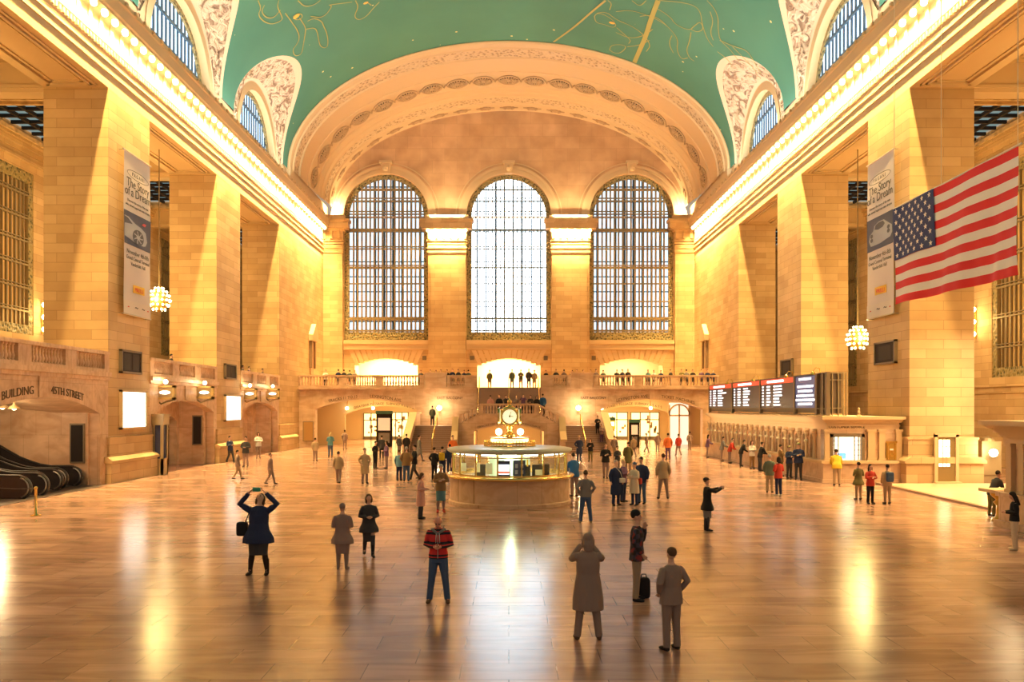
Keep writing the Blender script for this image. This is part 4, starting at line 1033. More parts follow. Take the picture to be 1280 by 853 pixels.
pier_box('lit_poster', 'poster', 'glowing white poster box on the nearest left pier', -1, 148.5, 180, 2.6, 4.6, POSTER)
pier_box('lit_poster', 'poster', 'glowing white poster box on the second left pier above two leaning men', -1, 279.5, 299, 2.75, 4.6, POSTER)
INK = ((.12, .45, .15, .85), (.55, .88, .15, .85))
pier_box('bronze_plaque', 'plaque', 'dark two-panel bronze plaque on the nearest left pier', -1, 148.5, 174, 5.45, 6.65, DARKBOARD, ink=INK)
pier_box('bronze_plaque', 'plaque', 'dark two-panel bronze plaque on the second left pier', -1, 279.5, 293, 5.7, 6.75, DARKBOARD, ink=INK)
pier_box('bronze_plaque', 'plaque', 'dark bronze plaque on the nearest right pier, under the banner', 1, 1122, 1096, 5.95, 7.15, DARKBOARD, ink=((.2, .8, .2, .8),))
pier_box('bronze_plaque', 'plaque', 'dark bronze plaque on the second right pier, above the departure board', 1, 992, 978, 5.9, 7.1, DARKBOARD, ink=((.2, .8, .2, .8),))
# dark framed boards on the jambs of the recesses
for (x0, x1, y, z0, z1, lab) in ((-20.9, -20.2, 38.14, 1.05, 2.95, 'tall dark framed panel on the wall beside the escalators'), (-20.8, -20.15, 52.62, 1.25, 3.2, 'tall dark framed panel inside the middle left archway')):
    t = thing('display_panel', lab, 'panel', ((x0+x1)/2, y, z0))
    M().box(x0, x1, y-.08, y, z0, z1).build('frame', GREYF, t); M().box(x0+.07, x1-.07, y-.1, y-.07, z0+.08, z1-.08).build('dark_face', DARKBOARD, t)
# projecting lit gate signs
for i, (px, py, Y, w_) in enumerate(((207, 491, 44.8, 1.1), (256, 491, 50.3, 1.15), (312.5, 492.5, 59.3, 1.05), (341, 492.5, 64.7, 1.1))):
    x = (px-636)*Y/1000; z = 3.7 - (py-510)*Y/1000; h = .78
    t = thing('track_sign', 'lit bronze-framed gate sign topped by a globe lamp, %s' % ('beside the nearest left pier', 'just before the second left pier', 'just beyond the second left pier', 'farthest along the left wall')[i], 'sign', (x, Y, z-h/2), 'lit gate signs along the side wall')
    q = M()
    for a in ((-w_/2, -w_/2+.14, -h/2, h/2), (w_/2-.14, w_/2, -h/2, h/2), (-w_/2, w_/2, h/2-.12, h/2), (-w_/2, w_/2, -h/2, -h/2+.12)): q.box(x+a[0], x+a[1], Y-.14, Y+.14, z+a[2], z+a[3])
    q.build('frame', mat('gilt_sign_frame', (.50, .34, .13), .4, .3), t)
    M().box(x-w_/2+.14, x+w_/2-.14, Y-.1, Y+.1, z-h/2+.12, z+h/2-.12).build('sign_face', mat('sign_tan_face', (.35, .24, .12), .4), t)
    q = M(); q.prism([(x + .3*cos(2*pi*k/16), z+.1*sin(2*pi*k/16)) for k in range(16)], 'y', Y-.13, Y-.1); q.build('lit_centre', POSTER, t)
    M().tube([(x-w_/2, Y, z-h/2), (x-.25, Y, z-h/2-.25), (x+.1, Y, z-h/2-.1), (x+w_/2, Y, z-h/2)], .05, 6).tube([(x, Y, z+h/2), (x, Y, z+h/2+.12)], .04, 6).tube([(-W+.05, Y, z+.2), (x-w_/2, Y, z+.2)], .05, 6).build('scroll_bracket', BRONZE, t)
    M().sphere((x, Y, z+h/2+.22), .13, 10, 6).build('globe', LAMPG, t, True)
    point('sign_lamp', (x+.1, Y-.5, z+h/2+.3), 30, WARM2, .12)
# pendants over the escalators
for x, y, z, wh in ((-20.9, 33.8, 3.95, 'nearest the street lettering'), (-21.9, 34.6, 3.98, 'middle one'), (-23.2, 35.7, 4.0, 'deepest inside the arch')):
    t = thing('pendant_lamp', 'small conical pendant lamp in the escalator archway, %s' % wh, 'lamp', (x, y, z-.3), 'pendants over the escalators')
    M().lathe([(.24, -.3), (.2, -.22), (.06, -.12), (.04, 0), (.04, .12)], (x, y, z), 12, caps=False).build('shade', mat('pale_brass_shade', (.6, .48, .28), .4), t, True)
    M().sphere((x, y, z-.26), .1, 8, 5).build('lamp', BULB, t, True)
point('escalator_light', (-22.5, 35.5, 3.3), 90, WARM2, .2)
# kiosk with glass door by the nearest left pier
t = thing('glass_kiosk', 'narrow bronze-framed kiosk with a dark glass door beside the nearest left pier', 'kiosk', (-19.35, 43.6, 0))
q = M()
x0, x1, y0, y1 = -19.55, -19.0, 43.9, 44.6
for x in (x0, x1-.12):
    for y in (y0, y1-.12): q.box(x, x+.12, y, y+.12, 0, 3.1)
q.box(x0-.05, x1+.05, y0-.05, y1+.05, 2.75, 3.25).box(x0-.1, x1+.1, y0-.1, y1+.1, 3.25, 3.35).box(x0, x1, y0, y1, 0, .9)
q.build('kiosk_frame', mat('pale_bronze', (.42, .33, .2), .4, .4), t)
M().box(x0+.06, x1-.06, y0+.04, y1-.04, .9, 2.75).build('glass_door', mat('dark_blue_glass', (.04, .05, .12), .1), t)
# stanchion
t = thing('stanchion', 'slim brass queue post with a black belt in front of the escalators', 'stanchion', (-16.2, 27.4, 0))
M().lathe([(.17, 0), (.17, .03), (.05, .06), (.04, .9), (.055, .92), (.055, .98), (.02, 1.0)], (-16.2, 27.4, 0), 16).build('post', BRASS, t, True)
M().tube([(-16.24, 27.4, .93), (-17.0, 27.6, .9), (-18.6, 28.2, .9)], (.012), 6, up=(0, 0, 1)).build('belt', BLACK, t)

# ------------------------------------------------------------------ escalators
def esc_profile(xa, rise=True):
    pts = []
    for i in range(30):
        d = -1.3 + i*.5; z = 0 if d < -.2 else (.27*(d+.2)**1.35 if d < 1.2 else .425 + .577*(d-1.2)); pts.append((xa-d, z))
    return pts
for i, yc in enumerate((37.15, 35.15, 33.0)):
    xa = (-21.9, -21.7, -21.1)[i]
    t = thing('escalator', 'bronze sided escalator rising into the left archway, %s' % ('deepest one against the panelled wall', 'middle one', 'nearest one behind the brass post')[i], 'escalator', (xa, yc, 0), 'escalators in the left archway')
    P_ = esc_profile(xa)
    for sd in (-.62, .62):
        q = M()
        for (xa_, za), (xb, zb) in zip(P_, P_[1:]):
            q.add([(xa_, yc+sd-.06, za), (xb, yc+sd-.06, zb), (xb, yc+sd-.06, zb+.92), (xa_, yc+sd-.06, za+.92), (xa_, yc+sd+.06, za), (xb, yc+sd+.06, zb), (xb, yc+sd+.06, zb+.92), (xa_, yc+sd+.06, za+.92)],
                  [(0, 1, 2, 3), (4, 5, 6, 7), (3, 2, 6, 7)])
        q.lathe([(.46, -.06), (.46, .06)], (0, 0, 0), 16, -pi/2, pi/2, caps=False)
        n = len(q.v) - 34
        for k in range(n, len(q.v)): p = q.v[k]; q.v[k] = (P_[0][0]+p[0], yc+sd+p[2], .46+p[1])
        c0 = len(q.v); q.v += [(P_[0][0], yc+sd-.06, .46), (P_[0][0], yc+sd+.06, .46)]
        for k in range(16): q.f += [(n+k, n+k+1, c0), (n+17+k, n+17+k+1, c0+1)]
        q.build('side_panel', mat('bronze_escalator_side', (.10, .08, .08), .25, .7), t)
        rail = [(P_[0][0] + .46*cos(a), yc+sd, .46+.46*sin(a)) for a in [-1.35 + 2.8*k/12 for k in range(12)]] + [(x, yc+sd, z+.95) for x, z in P_]
        q2 = M().tube(rail, [(.085, .045)]*len(rail), 8, up=(0, 1, 0)); q2.build('handrail', BLACK, t, True)
        q3 = M().tube([(P_[0][0] + .4*cos(a), yc+sd-.07, .46+.4*sin(a)) for a in [-1.3 + 2.7*k/10 for k in range(11)]], .03, 6); q3.build('newel_trim', STEEL, t, True)
    q = M()
    for k in range(34):
        d = -.2 + .4*k; z = 0 if d < .3 else .577*(d-.3); q.box(xa-d-.42, xa-d, yc-.5, yc+.5, z-.25, z+.03)
    q.box(xa-.2, xa+1.3, yc-.56, yc+.56, .021, .035); q.build('steps', mat('ribbed_steel', (.3, .28, .26), .35, .9), t)
    # gap cover between balustrades
    if i < 2:
        y0 = yc-.62; y1 = (37.15, 35.15, 33.0)[i+1]+.62
        M().lathe([(.40, 0), (.40, y0-y1-.3)], (0, 0, 0), 12, -pi/2, pi/2, caps=False).move(lambda p: (xa-.2+1.0+p[0], y1+.15+p[2], .46+p[1])).build('metal_drum', STEEL, t, True)

# ------------------------------------------------------------------ banners
CREAM = mat('cream_banner_cloth', (.68, .60, .60), .75); BNAVY = mat('banner_navy', (.05, .06, .11), .6)
INKC = mat('banner_ink', (.06, .055, .06), .6); CARC = mat('banner_car_silver', (.30, .31, .36), .5); CARD = mat('banner_car_dark', (.02, .02, .03), .5)
YEL = mat('banner_yellow', (.80, .50, .03), .6); REDI = mat('banner_red', (.6, .05, .04), .6)
def banner(s):
    y0, y1 = (40.1, 43.05); z0, z1 = 8.45, 16.7; X = W-.28
    t = thing('hanging_banner', 'tall pale exhibition banner with %s photo, hung on the nearest %s pier' % ('a car rear wheel' if s < 0 else 'a whole low car', 'left' if s < 0 else 'right'), 'banner', (s*X, (y0+y1)/2, z0))
    wv = lambda y, z: .012*sin(z*1.3+y)+.006*sin(y*4)
    # local: u 0..1 as read from the front
    def U(u): return y0 + (y1-y0)*u if s < 0 else y1 - (y1-y0)*u
    def P(u, v_, d=0): yy, zz = U(u), z0 + (z1-z0)*v_; return (s*(X + wv(yy, zz) - d*1.8), yy, zz)
    M().grid(lambda a, b_: P(a, b_), 8, 30).build('cloth', CREAM, t, True)
    def patch(name, u0, u1, v0, v1, mt, d=.012): return M().grid(lambda a, b_: P(u0+(u1-u0)*a, v0+(v1-v0)*b_, d), 6, 10).build(name, mt, t)
    def poly(m, pts, d): n = len(m.v); m.v += [P(u, v_, d) for u, v_ in pts]; m.f.append(tuple(range(n, n+len(pts)))); return m
    patch('photo_panel', 0, 1, .43, .635, BNAVY)
    patch('footer_strip', 0, 1, 0, .085, mat('banner_footer', (.70, .62, .58), .75))
    def txt(st, size, u, v_, mt=INKC, nm='lettering'):
        q = text_mesh(st, size, .002); wd = y1-y0
        q.move(lambda p: P(u + p[0]/wd, v_ + p[1]/(z1-z0), .02 + p[2])); q.build(nm, mt, t)
    txt('P A G A N I', .27, .5, .862)
    q = M(); wd = y1-y0
    for k in range(24):
        a0, a1 = 2*pi*k/24, 2*pi*(k+1)/24
        poly(q, [(.5+.42*cos(a0), .873+.028*sin(a0)), (.5+.42*cos(a1), .873+.028*sin(a1)), (.5+.405*cos(a1), .873+.024*sin(a1)), (.5+.405*cos(a0), .873+.024*sin(a0))], .02)
    q.build('oval_emblem', INKC, t)
    txt('The Story', .62, .5, .79); txt('of a Dream', .62, .5, .735)
    txt('Discover the story of the man', .19, .5, .695); txt('who turned supercars into dreams', .19, .5, .668)
    txt('November 4th-8th', .33, .5, .375); txt('Grand Central Terminal', .27, .5, .34); txt('Vanderbilt Hall', .27, .5, .305)
    patch('yellow_label', .32, .75, .14, .19, YEL); txt('PIRELLI', .3, .535, .15, REDI)
    for u, c in ((.15, REDI), (.45, INKC), (.7, INKC), (.88, REDI)): txt('~' if c is INKC else '-', .6, u, .03, c, 'footer_mark')
    if s < 0:   # rear three-quarter of a silver car with big wheel
        q = M(); poly(q, [(0, .60), (.15, .60), (.4, .575), (.62, .565), (.8, .545), (.86, .49), (.8, .462), (.72, .455), (.4, .455), (.2, .465), (0, .475)], .02); q.build('car_body', CARC, t)
        q = M(); poly(q, [(0, .595), (.12, .59), (.3, .565), (0, .552)], .028); q.build('car_window', CARD, t)
        q = M(); poly(q, [(.5+.21*cos(2*pi*k/20), .494+.048*sin(2*pi*k/20)) for k in range(20)], .03); q.build('car_tyre', CARD, t)
        q = M()
        for k in range(7):
            a = 2*pi*k/7; poly(q, [(.5+.03*cos(a+1.5), .494+.007*sin(a+1.5)), (.5+.17*cos(a-.1), .494+.039*sin(a-.1)), (.5+.17*cos(a+.12), .494+.039*sin(a+.12)), (.5-.03*cos(a+1.5), .494-.007*sin(a+1.5))], .036)
        q.build('car_wheel', CARC, t)
        q = M(); poly(q, [(.62, .585), (.7, .60), (.8, .598), (.74, .58)], .036); q.build('tail_light', REDI, t)
    else:
        q = M(); poly(q, [(.08, .50), (.12, .535), (.25, .555), (.3, .585), (.45, .60), (.65, .60), (.78, .575), (.95, .545), (.97, .5), (.9, .475), (.5, .46), (.15, .462)], .02); q.build('car_body', CARC, t)
        q = M(); poly(q, [(.32, .56), (.36, .585), (.47, .594), (.63, .594), (.7, .572), (.62, .556), (.45, .55)], .03); q.build('car_window', CARD, t)
        q = M()
        for u, v_ in ((.2, .525), (.2, .498), (.84, .54), (.84, .515)): poly(q, [(u+.055*cos(2*pi*k/12), v_+.013*sin(2*pi*k/12)) for k in range(12)], .03)
        q.build('headlamps', CARD, t)
    yr = ((y0-.1, z1+.03), (y0-.1, z0-.03))
    M().tube([(s*X, y0-.08, z1), (s*X, y1+.08, z1)], .04, 6).build('top_pole', STEEL, t); M().tube([(s*X, y0-.08, z0), (s*X, y1+.08, z0)], .04, 6).build('bottom_pole', STEEL, t)
    for y in (y0+.05, y1-.05):
        for z in (z0, z1): M().tube([(s*X, y, z), (s*(W-.01), y, z)], .025, 5).build('standoff', STEEL, t)
banner(-1); banner(1)

# ------------------------------------------------------------------ flag (hangs parallel to the side wall, canton toward the east)
FX = 14.0; FY0, FY1 = 22.0, 29.1; FZ0, FZ1 = 3.7+.268*FX, 3.7+.515*FX
fl = thing('hanging_flag', 'large stars and stripes flag hanging in front of the nearest right pier', 'flag', (FX, (FY0+FY1)/2, FZ0))
FR = mat('flag_red', (.78, .015, .02), .7); FWm = mat('flag_white', (.92, .85, .80), .7); FB = mat('flag_blue', (.02, .04, .17), .7)
def fwave(y, z): u = (FY1-y)/(FY1-FY0); return .09*sin(y*2.2 + z*.8)*(.3+.7*(FZ1-z)/(FZ1-FZ0)) + .03*sin(y*7+z)*u*(FZ1-z)/3
def FP(u, v_, d=0):
    y = FY1 + (FY0-FY1)*u; z = FZ1 + (FZ0-FZ1)*v_ - .0 - .12*u*v_; y -= .12*v_*u
    return (FX + fwave(y, z) - d, y, z)
for k in range(13):
    u0 = 0
    M().grid(lambda a, b_: FP(a, (k+b_)/13), 60, 2).build('stripe', FR if k % 2 == 0 else FWm, fl, True)
M().grid(lambda a, b_: FP(.395*a, 7/13*b_, .03), 24, 8).build('canton', FB, fl, True)
st = M()
for r_ in range(9):
    for c_ in range(6 if r_ % 2 == 0 else 5):
        u = .395*((c_+ (.5 if r_ % 2 == 0 else 1.0))/6); v_ = 7/13*(r_+.7)/9.4
        n = len(st.v); rs = .015
        for k in range(10):
            a = pi/2 + 2*pi*k/10; rr_ = (1 if k % 2 == 0 else .42)
            st.v.append(FP(u + rr_*.0155*cos(a), v_ - rr_*.031*sin(a), .045))
        st.v.append(FP(u, v_, .045))
        for k in range(10): st.f.append((n+k, n+(k+1) % 10, n+10))
st.build('stars', FWm, fl)
M().tube([FP(0, -.005), FP(.5, -.005), FP(1.02, -.005)], .03, 6).build('top_rod', mat('white_rod', (.8, .75, .65), .4), fl)
for y in (FY0, 25.9, FY1-.05): M().tube([(FX, y, FZ1), (FX, y, 35.5*1 - .0 if False else 33.0)], .012, 5).build('suspension_line', mat('pale_cord', (.8, .7, .5), .6), fl)

# ------------------------------------------------------------------ door in the nearest right pier and lamp beyond
t = thing('service_door', 'small door with a bright glass pane in the side of the nearest right pier', 'door', (21.2, 38.9, 0), kind='structure')
yd = 38.8; M().box(20.75, 21.62, yd-.06, yd, 0, 2.28).build('door_leaf', mat('gilt_brown_door', (.25, .17, .07), .4, .3), t)
M().box(20.82, 21.35, yd-.08, yd-.05, .85, 2.15).build('lit_pane', DOORGL, t)
q = M()
for i in range(1, 3): q.box(20.82+.177*i-.01, 20.82+.177*i+.01, yd-.1, yd-.07, .85, 2.15)
for i in range(1, 4): q.box(20.82, 21.35, yd-.1, yd-.07, .85+.325*i-.01, .85+.325*i+.01)
q.build('glazing_bars', GREYF, t)
M().box(20.6, 20.75, yd-.12, yd, 0, 2.4).box(21.62, 21.77, yd-.12, yd, 0, 2.4).box(20.6, 21.77, yd-.12, yd, 2.28, 2.45).box(20.55, 21.8, yd-.35, yd, 0, .12).build('door_frame', STONE_S, t)
t = thing('lit_bronze_cabinet', 'dark bronze cabinet with a glaring round lamp beyond the nearest right pier', 'cabinet', (23.5, 39.4, 0))
M().box(23.25, 24.2, 39.3, 39.7, .4, 2.05).box(23.3, 24.15, 39.35, 39.65, 0, .4).lathe([(.3, 0), (.25, .15), (.02, .25)], (23.65, 39.5, 2.05), 12).build('cabinet_body', BRONZE, t)
M().sphere((23.6, 38.95, 1.5), .2, 10, 8).build('globe', LAMPG, t, True)
M().tube([(23.6, 39.3, 1.5), (23.6, 39.1, 1.5)], .04, 6).build('lamp_arm', BRASS, t)
point('cabinet_light', (23.4, 38.4, 1.7), 220, WARM2, .2)
area('apron_fill_light', (23.5, 33, 7.5), (0, 0, 0), 3, 8, 1500, WARM2)  # added fill to brighten the apron, no real source here

# ------------------------------------------------------------------ gilded constellation figures painted on the vault
def vray(px, py):
    """point of the vault seen along a direction, for laying out the painted figures"""
    dx, dz = (px-636)/1000, (510-py)/1000
    lo, hi = 5, 90
    for _ in range(50):
        Y = (lo+hi)/2; x, z = dx*Y, 3.7+dz*Y
        inside = (z < EZ and abs(x) < EA) or (x/EA)**2 + ((z-EZ)/EB)**2 < 1
        if inside: lo = Y
        else: hi = Y
    Y = lo; return Vector((dx*Y, Y, 3.7+dz*Y))
def inward(p): return Vector((-p.x/EA**2, 0, -(p.z-EZ)/EB**2)).normalized()
def painted(lines, wd, m):
    for L_ in lines:
        for _ in range(2):
            if len(L_) > 2: L_ = [L_[0]] + [((a[0]*f+b[0]*(1-f)), (a[1]*f+b[1]*(1-f))) for a, b in zip(L_, L_[1:]) for f in (.75, .25)] + [L_[-1]]
        pts = []
        for (a, b_) in zip(L_, L_[1:]):
            n = max(1, int(math.dist(a, b_)/8))
            for i in range(n): pts.append((a[0]+(b_[0]-a[0])*i/n, a[1]+(b_[1]-a[1])*i/n))
        pts.append(L_[-1])
        P3 = []
        for p in pts: v3 = vray(*p); P3.append(v3 + inward(v3)*.04)
        for a, b_ in zip(P3, P3[1:]):
            d = (b_-a)
            if d.length < 1e-4: continue
            sd = d.normalized().cross(inward(a)).normalized()*wd
            m.quad(tuple(a-sd), tuple(b_-sd), tuple(b_+sd), tuple(a+sd))
BULL = [[(322, 0), (326, 10), (322, 18), (328, 26), (338, 30), (346, 28), (353, 24), (351, 18), (346, 8), (348, 0)], [(330, 6), (326, 14), (332, 22), (342, 22), (350, 12)], [(356, 16), (362, 24), (372, 38), (374, 48), (370, 56), (365, 62), (368, 70), (376, 68), (378, 60), (381, 42), (382, 34), (374, 22)],
        [(382, 36), (392, 34), (396, 38), (398, 50), (400, 58), (408, 60), (410, 52), (408, 40), (404, 32), (402, 26), (392, 22), (384, 26)], [(388, 20), (404, 22), (416, 6), (408, 6), (440, 2)], [(444, 0), (448, 8), (442, 20), (448, 25), (458, 20), (466, 10), (474, 2)], [(372, 0), (380, 8), (392, 6), (400, 0)], [(366, 20), (372, 16), (378, 18), (376, 24), (368, 24), (366, 20)], [(458, 2), (464, 6)]]
RIDER = [[(743, 20), (745, 28), (756, 30), (765, 34), (771, 32), (766, 24), (754, 17), (746, 16), (743, 20)], [(746, 16), (758, 14), (770, 24), (790, 32), (804, 42), (814, 56), (808, 64)], [(762, 12), (765, 4), (760, 0)], [(771, 34), (780, 42), (789, 50), (786, 54)], [(762, 62), (764, 56), (776, 55), (784, 58), (776, 66), (768, 66), (762, 62)], [(784, 58), (800, 56), (812, 50)],
         [(770, 14), (788, 12), (808, 18), (830, 28), (842, 40), (848, 50), (846, 62), (852, 74), (860, 72)], [(818, 8), (838, 20), (844, 30), (862, 38), (868, 32), (876, 26), (880, 36), (872, 40), (864, 36)], [(864, 40), (862, 52), (858, 62), (862, 72), (868, 76)], [(840, 44), (836, 54), (842, 66)], [(790, 0), (800, 8), (808, 0)], [(800, 20), (812, 18), (826, 24), (836, 34)],
         [(824, 0), (850, 2), (868, 6), (876, 14), (878, 30), (884, 48), (892, 58)], [(884, 0), (892, 8), (898, 20), (898, 36), (900, 50), (912, 60), (924, 76)], [(900, 50), (918, 58), (934, 62), (944, 78), (952, 92)], [(888, 14), (892, 26), (888, 40), (892, 50)], [(916, 58), (928, 70), (940, 82), (948, 92)], [(897, 64), (908, 72), (916, 82)], [(770, 40), (788, 48), (806, 44), (816, 36)]]
BANDS = [[(757, 0), (740, 14), (722, 30), (706, 42), (692, 52)], [(823, 0), (815, 20), (807, 46), (799, 64), (793, 78)]]
for nm, ln, wd, lb in (('constellation_figure', BULL, .038, 'golden outline of a horned animal painted on the green vault, left of the arch'), ('constellation_figure', RIDER, .036, 'golden outline of a winged horse figure painted on the green vault, right of the arch'), ('painted_band', BANDS[:1], .09, 'thin golden line painted on the vault near the crown of the arch'), ('painted_band', BANDS[1:], .19, 'broader golden band painted across the winged horse figure on the vault')):
    q = M(); painted(ln, wd, q); o = q.build(nm, GOLDL); o['kind'] = 'structure'; o['label'] = lb
q = M()
for (px, py, r) in ((370, 20, .28), (765, 28, .25), (457, 3, .2)):
    c = vray(px, py); n_ = inward(c); a = n_.cross(Vector((0, 1, 0))).normalized(); b_ = n_.cross(a); c = c + n_*.05
    q.add([tuple(c + a*r*cos(2*pi*k/12) + b_*r*.7*sin(2*pi*k/12)) for k in range(12)], [tuple(range(12))])
o = q.build('painted_star', mat('gold_star', (.85, .45, .05), .5)); o['kind'] = 'structure'; o['label'] = 'large gilded stars of the painted constellations on the vault'
# ------------------------------------------------------------------ people
def remesh(m, vox, smooth=3, name='body'):
    me = bpy.data.meshes.new(name); me.from_pydata(m.v, [], m.f); me.update()
    b_ = bmesh.new(); b_.from_mesh(me); bmesh.ops.recalc_face_normals(b_, faces=b_.faces); b_.to_mesh(me); b_.free()
    o = bpy.data.objects.new(name, me); COL.objects.link(o)
    r = o.modifiers.new('r', 'REMESH'); r.mode = 'VOXEL'; r.voxel_size = vox; r.use_smooth_shade = True
    s_ = o.modifiers.new('s', 'SMOOTH'); s_.factor = .5; s_.iterations = smooth
    dg = bpy.context.evaluated_depsgraph_get(); dg.update()
    out = bpy.data.meshes.new_from_object(o.evaluated_get(dg)); out.name = name
    bpy.data.objects.remove(o); bpy.data.meshes.remove(me)
    return out
ARMS = {   # elbow, wrist for x>0 side then x<0 side
    'down': (((.255, .03, 1.16), (.25, -.05, .92)), ((-.255, .03, 1.16), (-.25, -.05, .92))),
    'phone': (((.25, .02, 1.15), (.055, -.24, 1.14)), ((-.25, .02, 1.15), (-.055, -.24, 1.14))),
    'photo': (((.25, -.22, 1.30), (.085, -.36, 1.52)), ((-.25, -.22, 1.30), (-.085, -.36, 1.52))),
    'up': (((.40, -.06, 1.52), (.17, -.16, 1.76)), ((-.40, -.06, 1.52), (-.17, -.16, 1.76))),
    'pocket': (((.29, .07, 1.18), (.21, -.06, .99)), ((-.29, .07, 1.18), (-.21, -.06, .99))),
    'lean': (((.24, -.18, 1.14), (.07, -.40, 1.12)), ((-.24, -.18, 1.14), (-.07, -.40, 1.12))),
    'mouth': (((.22, -.12, 1.18), (.03, -.15, 1.44)), ((-.25, .02, 1.16), (-.2, -.12, .95))),
    'reach': (((.24, -.2, 1.32), (.16, -.46, 1.40)), ((-.24, -.2, 1.32), (-.10, -.46, 1.42))),
    'fold': (((.25, -.05, 1.16), (.0, -.20, 1.16)), ((-.25, -.05, 1.16), (.02, -.18, 1.20))),
    'sit': (((.25, -.02, 1.16), (.15, -.25, 1.02)), ((-.25, -.02, 1.16), (-.15, -.25, 1.02))),
}
LEGS = {'stand': (((.10, 0, .50), (.11, .02, .09)), ((-.10, 0, .50), (-.11, .02, .09))),
        'apart': (((.13, 0, .50), (.18, .01, .09)), ((-.13, 0, .50), (-.18, .01, .09))),
        'walk': (((.10, -.13, .50), (.09, -.22, .10)), ((-.10, .02, .50), (-.10, .26, .13))),
        'cross': (((.10, -.02, .50), (.05, -.07, .09)), ((-.09, .02, .50), (-.08, .10, .09))),
        'sit': (((.11, -.42, .92), (.11, -.42, .50)), ((-.11, -.42, .92), (-.11, -.42, .50)))}
def build_person(arms='down', legs='stand', top='jacket', bottom='trousers', hair='short', hat=None, lean=0, nod=0, turn=0, vox=.02, wide=1.0, phone=False):
    HZ = .93; cl, sl = cos(R(lean)), sin(R(lean))
    def T(p):
        x, y, z = p
        if z <= HZ or not lean: return Vector(p)
        dz = z-HZ; return Vector((x, y*cl - dz*sl, HZ + dz*cl + y*sl))
    cn, sn = cos(R(nod)), sin(R(nod)); ct, st_ = cos(R(turn)), sin(R(turn))
    HC = T((0, 0, 1.50))
    def Hd(p):      # head space: origin at neck base, tilt then turn
        x, y, z = p; y, z = y*cn - z*sn, z*cn + y*sn; x, y = x*ct - y*st_, x*st_ + y*ct
        return HC + Vector((x, y, z))
    A = ARMS[arms]; Lg = LEGS[legs]; w_ = wide
    body = M()
    torso = [T(p) for p in ((0, 0, .84), (0, 0, .95), (0, .0, 1.10), (0, -.005, 1.25), (0, 0, 1.38), (0, .01, 1.46), (0, .005, 1.50))]
    body.tube(torso, [(.14*w_, .10), (.155*w_, .105), (.13*w_, .09), (.155*w_, .105), (.17*w_, .10), (.10, .07), (.06, .06)], 12, up=(1, 0, 0))
    body.tube([HC - Vector((0, 0, .04)), Hd((0, -.01, .06)), Hd((0, -.012, .12))], [.056, .052, .05], 10)
    def hsph(c, r, sc, u=12, v=9):
        n = len(body.v); body.sphere((0, 0, 0), r, u, v, sc)
        for i in range(n, len(body.v)): p = body.v[i]; body.v[i] = tuple(Hd((p[0]+c[0], p[1]+c[1], p[2]+c[2])))
    hsph((0, 0, .165), .1, (.76, .93, 1.02)); hsph((0, -.035, .105), .06, (.85, .9, .85)); hsph((0, -.096, .15), .016, (.8, 1.1, 1.4), 8, 6)
    for sx in (-1, 1): hsph((sx*.077, .005, .155), .022, (.5, .9, 1.4), 8, 6)
    hsph((0, -.088, .112), .016, (1.6, .7, .6), 8, 6)
    def fingers(wr, el, sx):
        d = (wr-el).normalized(); side = Vector((0, 0, 1)).cross(d)
        side = side.normalized() if side.length > .2 else Vector((1, 0, 0)); up_ = d.cross(side)
        if arms in ('phone', 'photo', 'up', 'reach', 'lean', 'fold', 'mouth'): side, up_ = Vector((0, 0, 1)) if abs(d.z) < .7 else Vector((0, -1, 0)), d
            
        nrm = d.cross(side).normalized()
        pc = wr + d*.045
        n = len(body.v); body.tube([wr - d*.01, wr + d*.03, wr + d*.085], [(.026, .02), (.040, .016), (.038, .014)], 8, up=side)
        for k in range(4):
            o_ = side*(.027-.018*k); ln = (.058, .068, .062, .048)[k]
            b0 = wr + d*.08 + o_
            body.tube([b0 - d*.02, b0 + d*ln*.5 + nrm*.004, b0 + d*ln*.85 + nrm*.02], [.0095, .009, .0075], 6)
        tb = wr + d*.03 + side*.034
        body.tube([tb - side*.01, tb + side*.02 + d*.025, tb + side*.022 + d*.052], [.013, .011, .008], 6)
    for i, sx in enumerate((1, -1)):
        sh = T((sx*.165*w_, .005, 1.395)); el = T(A[i][0]); wr = T(A[i][1])
        body.tube([T((sx*.09*w_, .005, 1.40)), sh, sh.lerp(el, .45), el, el.lerp(wr, .4), wr], [.05, .055, .05, .042, .041, .026], 10)
        fingers(wr, el, sx)
        kn, an = Vector(Lg[i][0]), Vector(Lg[i][1]); hp = Vector((sx*.085, 0, .90))
        body.tube([hp, hp.lerp(kn, .5), kn, kn.lerp(an, .35), an], [.09, .08, .056, .055, .036], 10)
        ft = an + Vector((sx*.02, -.13, -.055)); body.tube([an, an + Vector((0, .03, -.04)), an + Vector((sx*.01, -.06, -.045)), ft], [.038, .038, .036, .025], 8)
    parts = {'body': remesh(body, vox if vox > .012 else .0085, 2)}
    # shoes
    for i, sx in enumerate((1, -1)):
        an = Vector(Lg[i][1]); q = M()
        q.tube([an + Vector((0, .055, -.04)), an + Vector((0, .03, -.045)), an + Vector((sx*.008, -.05, -.05)), an + Vector((sx*.018, -.13, -.058)), an + Vector((sx*.022, -.175, -.065))], [(.03, .03), (.045, .045), (.046, .04), (.048, .032), (.028, .02)], 10, up=(1, 0, 0))
        q.tube([an + Vector((0, .01, .02 if bottom != 'skirt' else .26)), an + Vector((0, .01, -.05))], [.047, .048], 8)
        parts['shoe_%d' % i] = remesh(q, vox*.8, 2, 'shoe')
    # bottom
    q = M()
